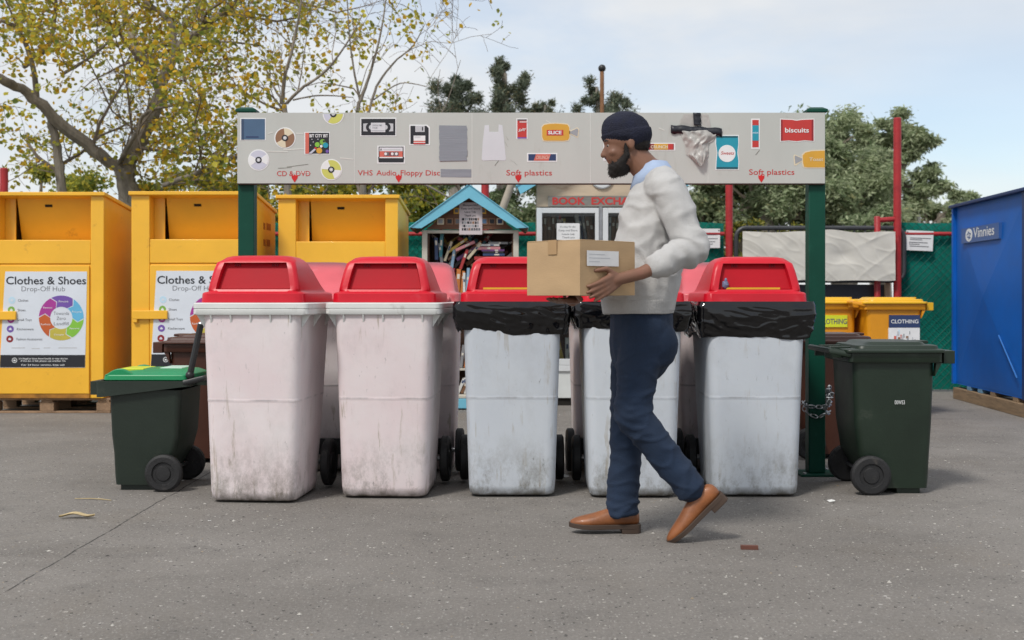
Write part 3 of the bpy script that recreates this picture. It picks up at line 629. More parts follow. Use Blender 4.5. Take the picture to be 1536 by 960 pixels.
cx_, cz_ = .60, (z0 + z1) / 2
g.disc(cx_, cz_, .105, CF, .0032, white_p, 32, rz=.062)
for (dx, dz, a, ln) in ((-.035, .012, .5, .05), (.01, .022, -.5, .055), (.035, -.002, .9, .045), (-.012, -.02, -.2, .06), (.02, -.03, .4, .045)):
    g.flat([(cx_ + dx + (u * math.cos(a) - v * math.sin(a)) * 1.6, cz_ + dz + (u * math.sin(a) + v * math.cos(a))) for u, v in ((-ln / 2, -.004), (ln / 2, -.006), (ln / 2, .004), (-ln / 2, .005))], CF, .0045, logo_b, .0033)
g.ring(cx_, cz_, .018, .024, 30, 300, CF, .0045, logo_b, 12)
g.text('Vinnies', .74, 1.34, z0 + .042, CF, .004, white_p, .092, .012)
g.build('logo', bc)
g = MB(); scr = pm('bare_scratch', (.035, .16, .46), .5)
g.flat([(1.44, .68), (1.448, .685), (1.915, .335), (1.91, .33)], (Vector((0, -.016, 0)), Vector((1, 0, 0)), Vector((0, 0, 1))), .001, scr, -.01)
g.build('scratch', bc)
tbm = empty('timber_skid', 'long weathered timber skid under the blue container', 'timber', (4.435, 12.5, 0), R(-93.35))
g = MB(); g.box(-.02, LEN, .015, .115, .0, .115, timber); g.build('beam', tbm, bevel=.006)
for xx in (.45, .78, 1.15, 1.75, 2.4):
    g = MB(); g.box(xx - .06, xx + .06, .03, 1.5, .116, .153, pm('pale_blue_board', (.14, .28, .42), .7) if xx in (.45, .78) else timber); g.build('slat', tbm, bevel=.003)

# ------------------------------------------------------------------ yellow donation bins and pallets
yel_m = pm('yellow_enamel', (.86, .46, .03), .40, .07, 2.2, .14, 3.2, coat=.15, dirt=((.36, .13, .015), .0, 6))
DW, DH, DD = 1.085, 1.80, .95
def dp(px, py): return ((px - 63) / 170.6, (597 - py) / 170.6)
def donation_bin():
    root = empty('donation_bin', 'x', 'donation bin'); hw = DW / 2; ox0, ox1 = -hw + .16, hw - .115; oz0, oz1 = 1.392, 1.775
    g = MB(); rdrop = .10
    # carcass: sides and back with the roof line falling to the rear
    def side(x0, x1, z1f=DH - .02):
        g.add([(x0, .0, 0), (x1, .0, 0), (x1, DD, 0), (x0, DD, 0), (x0, 0, z1f), (x1, 0, z1f), (x1, DD, z1f - rdrop), (x0, DD, z1f - rdrop)],
              ((0, 3, 2, 1), (4, 5, 6, 7), (0, 1, 5, 4), (1, 2, 6, 5), (2, 3, 7, 6), (3, 0, 4, 7)), yel_m)
    side(-hw, ox0); side(ox1, hw)
    g.box(ox0 + .0005, ox1 - .0005, DD - .03, DD - .002, 0.002, DH - .03 - rdrop, yel_m)
    g.box(ox0 + .0005, ox1 - .0005, .012, .045, 0, 1.18, yel_m)
    g.box(ox0 + .0005, ox1 - .0005, .004, .05, 1.182, oz0, yel_m)
    g.build('body', root, bevel=.006)
    g = MB(); e = .018
    g.add([(-hw - e, -.03, DH - .02), (hw + e, -.03, DH - .02), (hw + e, DD + e, DH - .02 - rdrop), (-hw - e, DD + e, DH - .02 - rdrop), (-hw - e, -.03, DH + .012), (hw + e, -.03, DH + .012), (hw + e, DD + e, DH + .012 - rdrop), (-hw - e, DD + e, DH + .012 - rdrop)],
          ((0, 3, 2, 1), (4, 5, 6, 7), (0, 1, 5, 4), (1, 2, 6, 5), (2, 3, 7, 6), (3, 0, 4, 7)), yel_m)
    g.build('roof', root, bevel=.004)
    # chute: sloping flap, set back at the top, with a dark slot
    g = MB(); a, b = .27, .13
    xl = ox0 + .10
    g.add([(xl, a, oz0 + .006), (ox1 - .004, a, oz0 + .006), (ox1 - .004, b, oz1 - .01), (xl + .012, b, oz1 - .01), (xl, a + .02, oz0 + .006), (ox1 - .004, a + .02, oz0 + .006), (ox1 - .004, b + .02, oz1 - .01), (xl + .012, b + .02, oz1 - .01)],
          ((0, 1, 2, 3), (7, 6, 5, 4), (0, 3, 7, 4), (1, 5, 6, 2), (3, 2, 6, 7), (0, 4, 5, 1)), yel_m)
    up = (Vector((0, b - a, oz1 - oz0 - .016))).normalized(); fr = (Vector((0, a, oz0 + .006)), Vector((1, 0, 0)), up); fl = g
    ch = g.build('chute_flap', root, bevel=.002)
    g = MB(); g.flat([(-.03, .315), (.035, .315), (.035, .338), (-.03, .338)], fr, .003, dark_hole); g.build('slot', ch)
    g = MB(); g.box(ox0 + .001, xl - .004, .14, .155, oz0, oz1 + .0, yel_m); g.box(ox0 + .0, ox1, .055, .30, oz0 - .03, oz0 - .002, yel_m)
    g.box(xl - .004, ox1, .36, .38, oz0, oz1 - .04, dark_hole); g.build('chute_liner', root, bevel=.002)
    # service door
    dx0, dx1 = ox0 + .004, ox1 - .012
    g = MB(); g.box(dx0, dx1, -.006, .0115, .04, 1.165, yel_m); dr = g.build('service_door', root, bevel=.003)
    g = MB(); g.box(-hw + .015, dx0 + .16, -.032, -.0065, .69, .765, yel_m); g.box(-hw + .02, -hw + .06, -.03, -.0005, .66, .69, yel_m); g.build('latch', dr, bevel=.004)
    g = MB(); g.box(dx0 + .0, dx1, -.004, .011, .002, .036, pm('rusty_yellow', (.35, .15, .02), .8, .4, 9)); g.build('kick_strip', root)
    # poster
    FR = (Vector((0, -.0065, 0)), Vector((1, 0, 0)), Vector((0, 0, 1)))
    g = MB(); D = lambda pts: [dp(*p) for p in pts]
    g.flat(D([(8.5, 407), (131, 407), (128, 551), (0, 551), (3, 500)]), FR, .0022, pm('poster_white', (.66, .70, .76), .4, .04))
    g.flat(D([(1.2, 532), (128.2, 532), (127.8, 550.5), (0.3, 550.5)]), FR, .0032, black_p, .0023)
    def tx(s, a, b, y, cap, mm, bold=0.0): g.text(s, dp(a, 0)[0], dp(b, 0)[0], dp(0, y)[1], FR, .0036, mm, cap / 170.6, bold)
    tx('Clothes & Shoes', 10, 129.5, 426, 11.5, black_p, .012); tx('Drop-Off Hub', 33, 98, 436.5, 7.5, ink_p, -.012)
    rows = ((450, 'Clothes', 43, pblue_p), (464.5, 'Shoes', 39, green_p), (479, 'Small Toys', 48, magenta_p), (493, 'Kitchenware', 51, purple_p), (508, 'Fashion Accessories', 64, dred_p))
    for i, (y, s, xe, mm) in enumerate(rows):
        c = dp(18.5 - i * .8, y); g.disc(c[0], c[1], .031, FR, .0034, mm, 20, .0023)
        g.rect(c[0] - .012, c[0] + .012, c[1] - .010, c[1] + .004, FR, .0042, pm('poster_white', (1, 1, 1)), .0035); g.rect(c[0] - .005, c[0] + .005, c[1] + .004, c[1] + .011, FR, .0042, pm('poster_white', (1, 1, 1)), .0035)
        tx(s, 27.5 - i * .5, xe, y + 2, 3.6, ink_p)
    c = dp(92.5, 476.5); seg = ((58, 118, purple_p, 'Reuse'), (-2, 58, sky_p, 'Recycle'), (-62, -2, lime2_p, 'Repurpose'), (-122, -62, mustard_p, 'Donate'), (-182, -122, orange_p, 'Reduce'), (118, 178, magenta_p, 'Rewear'))
    for a0, a1, mm, s in seg:
        ri, ro, n = .098, .197, 10; pts = []
        a0 += 1.5; a1 -= 1.5; tip = -12
        for i in range(n + 1): a = R(a1 + (a0 - a1) * i / n); pts.append((c[0] + ro * math.cos(a), c[1] + ro * math.sin(a)))
        a = R(a0 + tip); rm = (ri + ro) / 2; pts.append((c[0] + rm * math.cos(a), c[1] + rm * math.sin(a)))
        for i in range(n + 1): a = R(a0 + (a1 - a0) * i / n); pts.append((c[0] + ri * math.cos(a), c[1] + ri * math.sin(a)))
        a = R(a1 + tip); pts.append((c[0] + rm * math.cos(a), c[1] + rm * math.sin(a)))
        g.flat(pts, FR, .0034, mm, .0023)
        am = R((a0 + a1) / 2 + tip * .5); q = (c[0] + rm * math.cos(am), c[1] + rm * math.sin(am)); g.text(s, q[0] - .042, q[0] + .042, q[1] - .008, FR, .0042, white_p, .016)
    for s, a, b, y in (('Towards', 81, 104, 472), ('Zero', 85.5, 99, 479.5), ('Landfill', 81.5, 103.5, 487.5)): tx(s, a, b, y, 5, ink_p, -.01)
    for a, b, y in ((18, 38, 522), (48, 60, 523), (66, 76, 522), (88, 116, 522)):
        p = dp(a, y); q = dp(b, y); g.rect(p[0], q[0], p[1], p[1] + .008, FR, .003, lgrey_p, .0023)
    for s, a, b, y in (("It's illegal to leave items beside or near the bin", 29, 102, 538.5), ('If this bin is full, please use another bin', 32, 99, 542), ('For 24 hour service, free call', 33, 97, 548)): tx(s, a, b, y, 2.3, white_p, .01)
    p = dp(22.5, 540); g.ring(p[0], p[1], .018, .023, 0, 360, FR, .0042, white_p, 18); g.rect(p[0] - .009, p[0] + .009, p[1] - .008, p[1] + .006, FR, .0042, white_p, .0033)
    g.build('poster', dr)
    # worn rust printing on the right hand side
    SF = (Vector((hw, 0, 0)), Vector((0, 1, 0)), Vector((0, 0, 1))); g = MB(); rr_ = np.random.default_rng(3)
    wornm = pm('worn_stencil', (.36, .13, .02), .7, .3, 20)
    return root
DY = 10.9
def pallet(label, x, y, z=0.0):
    root = empty('pallet', label, 'pallet', (x, y, 0), 0, 'pallets under the yellow clothes bins')
    def bd(nm, *a):
        g = MB(); g.box(*a, pallet_w); g.build(nm, root, bevel=.003)
    for i in range(5): bd('deck_board', -.56, .56, .03 + i * .22, .03 + i * .22 + .13, .114, .133)
    for xx in (-.50, 0, .50): bd('stringer', xx - .05, xx + .05, .03, 1.04, .097, .113)
    for xx in (-.50, 0, .50):
        for yy in (.03, .46, .90): bd('block', xx - .062, xx + .062, yy, yy + .13, .019, .096)
    for yy in (.03, .46, .90): bd('base_board', -.56, .56, yy, yy + .1, .0, .018)
    return root
db = donation_bin(); GD = 'yellow clothes donation bins'
xs = [X(63, DY), X(289.5, DY), X(507, 11.2)]
relabel(db, 'yellow clothes donation bin cut by the picture edge, poster fully visible', (xs[0], DY, .134), 0, GD)
d2 = dup(db); relabel(d2, 'yellow clothes donation bin behind the brown wheelie bin and left green sign post', (xs[1], DY, .140), 0, GD)
for row in range(5):
    g = MB(); wornm = pm('worn_stencil', (.36, .15, .02), .7, .3, 20); zc = 1.50 - row * .15
    g.rect(.38, .46 + .02 * (row % 2), zc, zc + .06, (Vector((DW / 2, 0, 0)), Vector((0, 1, 0)), Vector((0, 0, 1))), .0015, wornm); g.build('stencil', d2)
    g = MB(); g.rect(.52, .72 - .03 * (row % 3), zc + .004, zc + .066, (Vector((DW / 2, 0, 0)), Vector((0, 1, 0)), Vector((0, 0, 1))), .0015, wornm); g.build('stencil', d2)
d3 = dup(db); relabel(d3, 'yellow clothes donation bin beside the blue roofed book cabinet', (xs[2], 11.2, .134), R(-1), GD)
pallet('wooden pallet under the clothes bin cut by the picture edge', xs[0] + .03, DY)
pallet('wooden pallet under the clothes bin behind the brown wheelie bin', xs[1], DY)
pallet('wooden pallet under the clothes bin beside the blue roofed cabinet', xs[2], 11.2)

# ------------------------------------------------------------------ book cabinets and books
ORD = ['first', 'second', 'third', 'fourth', 'fifth', 'sixth', 'seventh', 'eighth', 'ninth', 'tenth', 'eleventh', 'twelfth', 'thirteenth', 'fourteenth', 'fifteenth', 'sixteenth', 'seventeenth', 'eighteenth', 'nineteenth', 'twentieth', 'twenty-first', 'twenty-second', 'twenty-third', 'twenty-fourth', 'twenty-fifth', 'twenty-sixth']
BC = {'dark blue': (.025, .05, .13), 'cream': (.50, .43, .31), 'red': (.36, .03, .03), 'black': (.015, .015, .018), 'white': (.60, .60, .58), 'brown': (.16, .08, .04), 'green': (.03, .16, .06), 'yellow': (.52, .36, .05), 'purple': (.12, .04, .16), 'grey': (.20, .20, .21), 'teal': (.03, .18, .22), 'orange': (.45, .15, .03), 'pink': (.50, .20, .22), 'pale blue': (.22, .35, .48)}
BM = {k: pm('cover_' + k.replace(' ', '_'), c, .45, .18, 12, coat=.1) for k, c in BC.items()}
pages = pm('book_pages', (.55, .50, .40), .85, .12, 30, .2, 200, stretch=(1, 1, 8)); band_m = flatm('spine_title', (.62, .58, .50))
brng = np.random.default_rng(77)
def book(loc, t, h, d, colour, label, group, ry=0.0, rx=0.0, rz=0.0, flat_=False):
    """spine faces -Y. local: x thickness, z height, y depth"""
    g = MB(); mt = BM[colour]; c = .0025
    g.box(c, t - c, .004, d, .003, h - .003, pages)
    g.box(0, c, 0, d + .002, 0, h, mt); g.box(t - c, t, 0, d + .002, 0, h, mt); g.box(c, t - c, -.001, .0035, 0, h, mt)
    if t > .012:
        zb = h * brng.uniform(.45, .7); g.box(t * .2, t * .8, -.0025, -.0012, zb, zb + h * brng.uniform(.1, .25), band_m if colour not in ('white', 'cream') else BM['dark blue'])
    o = g.build('book', None, (t / 2, 0, 0)); o.location = loc; o.rotation_euler = (rx, ry, rz)
    return tag(o, label, 'book', group)
def shelf_row(x0, x1, y, z, hmax, place, group, fill=1.0, lean=.0, cols=None, hmin=.15):
    x = x0; i = 0; names = cols or list(BC)
    while x < x1 - .02 and i < len(ORD):
        t = brng.uniform(.014, .040); h = brng.uniform(hmin, hmax); c = names[brng.integers(len(names))]
        a = lean * brng.uniform(.4, 1.0) if brng.uniform() < .8 else 0.0
        book((x + t / 2 + (h * math.sin(a) * 0), y + brng.uniform(0, .02), z + abs(math.sin(a)) * t * .5 + .002), t, h, brng.uniform(.10, .15), c, f'{c} upright book, {ORD[i]} from the left, {place}', group, a)
        x += (t + .0015) / max(.3, math.cos(a)) + brng.uniform(0, .004) / fill; i += 1
HY_ = 11.3; sc_h = HY_ / F
def hx(px): return X(px, HY_)
def hz(py): return Z(py, HY_)
cab_w = pm('cream_painted_timber', (.52, .49, .42), .6, .12, 4, .1, 30, dirt=((.25, .2, .14), .15, 5)); cab_b = pm('sky_blue_paint', (.16, .46, .60), .5, .1, 4, .05, 30, dirt=((.3, .5, .6), .15, 6))
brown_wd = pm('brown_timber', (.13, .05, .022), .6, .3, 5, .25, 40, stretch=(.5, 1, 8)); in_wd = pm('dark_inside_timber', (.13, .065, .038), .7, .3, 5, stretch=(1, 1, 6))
hc = empty('book_cabinet', 'small open book cabinet with blue gabled roof', 'book cabinet', (hx(704), HY_, 0))
HL = hc.location; DH_ = .42
xl, xr = hx(633), hx(778); xi, xo = hx(641), hx(770); zt = hz(345); zf = hz(592); yb = HY_ + DH_
g = MB()
g.box(xl, xi, HY_, HY_ + .04, zf, zt, cab_w); g.box(xo, xr, HY_, HY_ + .04, zf, zt, cab_w); g.box(xi, xo, HY_ + .002, HY_ + .04, zt - .03, zt, cab_w)
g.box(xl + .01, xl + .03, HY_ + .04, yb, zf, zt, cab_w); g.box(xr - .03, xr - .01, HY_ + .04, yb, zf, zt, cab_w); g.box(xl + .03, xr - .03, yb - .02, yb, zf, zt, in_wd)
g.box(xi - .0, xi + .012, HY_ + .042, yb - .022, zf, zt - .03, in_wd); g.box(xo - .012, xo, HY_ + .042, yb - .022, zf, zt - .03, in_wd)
g.build('carcass', hc, HL, .004)
g = MB(); g.box(xl - .02, xr + .02, HY_ - .06, yb, hz(612), hz(597), cab_b); g.box(xl - .022, xr + .022, HY_ - .062, yb + .002, hz(597) + .001, hz(592), cab_w); g.build('plinth', hc, HL, .005)
SH = [hz(440), hz(553)]
for z in SH:
    g = MB(); g.box(xi + .013, xo - .013, HY_ + .02, yb - .023, z - .018, z, cab_w); g.build('shelf', hc, HL, .002)
g = MB(); g.flat([(hx(640), hz(344)), (hx(770), hz(344)), (hx(704), hz(288))], FRONT_AT(HY_ + .01), .02, brown_wd, -.02)
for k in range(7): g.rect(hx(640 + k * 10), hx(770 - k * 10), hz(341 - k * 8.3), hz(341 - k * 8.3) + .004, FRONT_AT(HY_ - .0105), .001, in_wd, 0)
gb_ = g.build('gable', hc, HL)
ap = (704, 278.5)
for sgn, e in ((-1, 616), (1, 792)):
    g = MB(); a = Vector((hx(ap[0]), 0, hz(ap[1]))); b = Vector((hx(e), 0, hz(342.5))); d = (b - a).normalized(); nrm = Vector((-d.z, 0, d.x)); nrm = nrm if nrm.z < 0 else -nrm
    t = .098; low = a + Vector((0, 0, -t / abs(nrm.z) )); tip = b + Vector((.105 * -sgn, 0, -.005))
    g.flat([(a.x, a.z), (b.x, b.z), (tip.x, tip.z), (low.x, low.z)], FRONT_AT(HY_ - .12), .0, cab_b, -.035)
    t2 = .03; low2 = a + Vector((0, 0, -t2 / abs(nrm.z))); b2 = b + nrm * t2
    g.flat([(a.x, a.z - .002), (b.x, b.z - .002), (b2.x, b2.z), (low2.x, low2.z)], FRONT_AT(HY_ - .12), -.0355, brown_wd, -.66)
    g.flat([(a.x, a.z + .006), (b.x + sgn * .006, b.z + .004), (b.x, b.z - .001), (a.x, a.z - .001)], FRONT_AT(HY_ - .13), .0, cab_b, -.66)
    g.build('roof', hc, HL)
tile_c = [cream_p, brown_p, grey_p, red_p, brown_p, lgrey_p]
for i, px in enumerate((661, 674.5, 687, 726.5, 738, 750)):
    g = MB(); g.rect(hx(px - 5), hx(px + 5), hz(337), hz(327.5), FRONT_AT(HY_ - .0125), .006, (pale := cream_p if i in (0, 5) else brown_p), 0)
    g.rect(hx(px - 3.3), hx(px + 3.3), hz(335.4), hz(329), FRONT_AT(HY_ - .0125), .008, (grey_p, black_p, ink_p, blue_p, black_p, navy_p)[i], .0062); g.build('tile', gb_, (0, 0, 0), loc=-HL)
for px in (685, 725):
    g = MB(); g.rect(hx(px - 4.5), hx(px + 4.5), hz(321), hz(312), FRONT_AT(HY_ - .0125), .006, yel_p, 0); g.rect(hx(px - 2.5), hx(px + 2.5), hz(319), hz(314), FRONT_AT(HY_ - .0125), .0075, ink_p, .0062); g.build('tile', gb_, (0, 0, 0), loc=-HL)
g = MB(); g.rect(hx(689), hx(723.5), hz(352), hz(304), FRONT_AT(HY_ - .022), .002, pm('pinkish_paper', (.56, .49, .50), .7, .06))
nx0 = hx(689)
for y, s, a, b in ((309.5, 'Respectful', 695, 717), (314.5, 'Keep and Share', 692, 720), (319.5, 'Leave Tidy', 697, 714), (325, 'Thank you', 697, 714)): g.text(s, hx(a), hx(b), hz(y), FRONT_AT(HY_ - .0245), .0005, black_p, .018, .012)
rs = np.random.default_rng(5)
for row in range(4):
    xx = 693.0
    while xx < 718: wv = rs.uniform(1.2, 4); g.rect(hx(xx), hx(xx + wv), hz(331 + row * 5), hz(327.3 + row * 5), FRONT_AT(HY_ - .0245), .0006, (black_p, ink_p, brown_p, grey_p)[rs.integers(4)]); xx += wv + .8
g.build('notice', gb_, (0, 0, 0), loc=-HL)
GB = 'books in the blue roofed cabinet'
by = HY_ + .07
# top compartment: a mess of leaning, stacked and upright books
zt0 = SH[0] + .001
shelf_row(xi + .02, hx(722), by, zt0, .23, 'top shelf of blue roofed cabinet', GB, 1, .12, hmin=.18)
zl = zt0 + .235
for i, (px, py, t, h, ang, c) in enumerate(((654, 372, .03, .20, .02, 'dark blue'), (660, 368, .028, .22, -.05, 'teal'), (666, 374, .022, .19, -.35, 'cream'), (672, 360, .025, .21, -.95, 'yellow'), (671, 372, .022, .20, -.85, 'brown'), (684, 372, .03, .21, -1.0, 'purple'), (694, 370, .022, .2, -.95, 'green'), (698, 362, .02, .18, -.9, 'orange'), (680, 383, .03, .2, -.75, 'black'), (668, 388, .025, .17, -.5, 'white'))):
    book((hx(px), by + .005 + .012 * i, hz(py + 17)), t, h, .14, c, f'{c} book slumped on the heap in the blue roofed cabinet', GB, -ang)
hr_ = np.random.default_rng(12)
for i in range(26):
    px_, py_ = hr_.uniform(648, 752), hr_.uniform(352, 392); c = list(BC)[hr_.integers(len(BC))]
    book((hx(px_), HY_ + .19 + .007 * i, hz(py_ + 12)), hr_.uniform(.018, .034), hr_.uniform(.15, .22), .12, c, f'{c} book wedged behind the heap, {ORD[i]} back from the front, blue roofed cabinet', GB, hr_.uniform(-1.2, 1.2))
for i, (px_, py_, c, a) in enumerate(((683, 361, 'pink', -1.15), (701, 374, 'cream', -.7), (690, 389, 'red', -.35), (662, 381, 'grey', .12), (706, 384, 'brown', -1.2), (676, 391, 'pale blue', -.15))):
    book((hx(px_), by - .012 + .010 * i, hz(py_ + 14)), .026, .19, .13, c, f'{c} book tipped sideways at the front of the heap, blue roofed cabinet', GB, -a)
zs = hz(387)
for i, (w_, t, c, off) in enumerate(((.22, .032, 'red', 711), (.20, .022, 'dark blue', 724), (.19, .016, 'black', 724), (.21, .018, 'purple', 722), (.22, .028, 'pink', 714), (.20, .018, 'white', 716), (.18, .02, 'grey', 732))):
    book((hx(off) , by, zs), t, w_, .14, c, f'{c} book lying flat in the pile at the right of the blue roofed cabinet', GB, R(90)); zs += t + .001
# the pile rests on a row of upright books hidden in front of the heap
shelf_row(hx(724), xo - .02, by + .01, zt0, .22, 'under the flat pile in blue roofed cabinet', GB, 1, 0, hmin=.20)
shelf_row(xi + .02, xo - .03, by, SH[1] + .001, .30, 'middle shelf of blue roofed cabinet', GB, .4, .22, hmin=.2)
shelf_row(xi + .02, xo - .03, by - .02, hz(592) + .002, .17, 'bottom shelf of blue roofed cabinet', GB, .6, .5, hmin=.12)

KY = 11.7
def kx(px): return X(px, KY)
def kz(py): return Z(py, KY)
ply = pm('stained_plywood', (.50, .40, .29), .7, .22, 2.2, .08, 25, stretch=(.6, 1, 2.5), dirt=((.22, .09, .035), .22, 3)); alu = pm('white_window_frame', (.62, .64, .65), .4, .05)
glass = bpy.data.materials.new('cabinet_glass'); glass.use_nodes = True
gb2 = glass.node_tree.nodes['Principled BSDF']; gn = glass.node_tree.nodes; gl_ = glass.node_tree.links
trn = gn.new('ShaderNodeBsdfTransparent'); gls = gn.new('ShaderNodeBsdfGlossy'); gls.inputs['Roughness'].default_value = .03; msx = gn.new('ShaderNodeMixShader'); fre = gn.new('ShaderNodeFresnel'); fre.inputs[0].default_value = 1.5
trn.inputs[0].default_value = (.86, .89, .88, 1); gl_.new(fre.outputs[0], msx.inputs[0]); gl_.new(trn.outputs[0], msx.inputs[1]); gl_.new(gls.outputs[0], msx.inputs[2]); gl_.new(msx.outputs[0], gn['Material Output'].inputs[0])
kc = empty('book_kiosk', 'plywood book exchange kiosk with white glazed doors', 'book kiosk', (kx(902), KY, 0)); KL = kc.location
kx0, kx1, kd = kx(805), kx(999), .50; zdoor = kz(310); zsill = kz(548)
g = MB(); g.flat([(kx0, zdoor), (kx1, zdoor), (kx1, kz(268)), (kx(902), kz(216)), (kx0, kz(268))], FRONT_AT(KY), .0, ply, -.025)
g.flat([(kx0, zdoor), (kx1, zdoor), (kx1, kz(268)), (kx(902), kz(216)), (kx0, kz(268))], FRONT_AT(KY + kd - .025), .0, ply, -.025)
for a in (kx0, kx1 - .025): g.box(a, a + .025, KY + .026, KY + kd - .026, kz(597), kz(268), ply)
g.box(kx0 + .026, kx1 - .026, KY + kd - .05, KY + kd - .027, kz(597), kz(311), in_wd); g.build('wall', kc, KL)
g = MB(); g.box(kx0 - .01, kx1 + .01, KY - .03, KY + kd, kz(557) + .001, kz(548), alu); g.box(kx0, kx1, KY - .012, KY + .0255, kz(597), kz(557), pm('white_panel', (.62, .64, .63), .5, .06)); g.build('base_panel', kc, KL, .004)
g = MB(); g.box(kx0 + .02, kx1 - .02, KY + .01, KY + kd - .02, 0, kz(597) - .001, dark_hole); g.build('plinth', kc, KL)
for sgn, e in ((-1, 775), (1, 1029)):
    g = MB(); a = Vector((kx(902), 0, kz(203))); b = Vector((kx(e), 0, kz(203 + abs(e - 902) * .6))); tip = b + Vector((.035 * -sgn, 0, -.085)); low = a - Vector((0, 0, .11))
    g.flat([(a.x, a.z), (b.x, b.z), (tip.x, tip.z), (low.x, low.z)], FRONT_AT(KY - .12), .0, cab_b, -.03)
    g.flat([(a.x, a.z - .012), (b.x, b.z - .012), (b.x, b.z - .05), (a.x, a.z - .05)], FRONT_AT(KY - .12), -.031, pm('pale_soffit_timber', (.42, .33, .22), .8, .2, 4), -.72)
    g.flat([(a.x, a.z + .008), (b.x + sgn * .01, b.z + .004), (b.x, b.z - .011), (a.x, a.z - .011)], FRONT_AT(KY - .13), .0, cab_b, -.74); g.build('roof', kc, KL)
for a, b in ((805, 898), (904, 998)):
    g = MB(); fw = 8; z0, z1 = zsill + .002, kz(312)
    for q in ((kx(a), kx(a + fw), z0, z1), (kx(b - fw * .7), kx(b), z0, z1), (kx(a + fw), kx(b - fw * .7), z1 - .05, z1), (kx(a + fw), kx(b - fw * .7), z0, z0 + .06)): g.box(q[0], q[1], KY - .030, KY + .012, q[2], q[3], alu)
    d_ = g.build('door', kc, KL, .003)
    g = MB(); g.box(kx(a + fw) - .004, kx(b - fw * .7) + .004, KY - .012, KY - .008, z0 + .055, z1 - .045, glass); g.build('pane', d_, (0, 0, 0), loc=-KL)
    hxp = b - 3 if a < 850 else a + 3; g = MB(); g.box(kx(hxp) - .010, kx(hxp) + .010, KY - .055, KY - .031, kz(440), kz(425), steel); g.build('handle', d_, (0, 0, 0), loc=-KL, bevel=.003)
g = MB(); g.box(kx(898) + .004, kx(904) - .004, KY - .012, KY + .012, zsill, zdoor, steel); g.build('mullion', kc, KL)
g = MB(); plank = pm('grey_plank', (.22, .21, .19), .8, .25, 5, .3, 40, stretch=(.5, 1, 6)); g.rect(kx(822), kx(985), kz(310), kz(294), FRONT_AT(KY - .001), .018, plank)
g.text('BOOK  EXCHANGE', kx(829), kx(977), kz(306.8), FRONT_AT(KY - .001), .0195, red_p, .066, .035); g.build('name_board', kc, KL)
g = MB(); g.lathe([(.001, -.012), (.10, -.010), (.112, 0), (.112, .01), (.001, .012)], (kx(903), KY - .016, kz(266)), (0, 1, 0), alu, 32); g.build('disc', kc, KL)
g = MB(); g.rect(kx(835), kx(869.5), kz(384), kz(335), FRONT_AT(KY - .0135), .001, paper)
for y, s, a, b in ((341.5, "It's okay for the", 840, 863), (347, 'Keep and Share', 838, 866), (352.5, 'Leave tidy', 843, 862), (357.5, 'Thank you', 843, 862)): g.text(s, kx(a), kx(b), kz(y), FRONT_AT(KY - .0135), .0015, ink_p, .017, .008)
g.build('notice', kc, KL)
GK = 'books behind the kiosk glass'
for i, (z, nm) in enumerate(((kz(361), 'the top shelf'), (kz(428), 'the second shelf'), (kz(492), 'the third shelf'))):
    g = MB(); g.box(kx0 + .027, kx1 - .027, KY + .05, KY + kd - .052, z - .02, z, in_wd if i else brown_wd); g.build('shelf', kc, KL, .002)
dk = ['brown', 'black', 'grey', 'white', 'cream', 'dark blue', 'red', 'brown', 'yellow']
for a, b, sd_ in ((815, 850, 'beside the outer wall'), (868, 893, 'beside the centre mullion'), (914, 990, 'behind the right door')):
    shelf_row(kx(a), kx(b), KY + .075, kz(361) + .001, .25, f'top kiosk shelf, {sd_}', GK, .8, 0 if a == 815 else -.22 if a == 868 else .05, dk, hmin=.20)
shelf_row(kx(815), kx(890), KY + .075, kz(428) + .001, .28, 'second kiosk shelf', GK, .4, .1, dk, hmin=.2)
shelf_row(kx(815), kx(895), KY + .075, zsill + .004, .27, 'bottom kiosk shelf', GK, .8, -.25, hmin=.2)

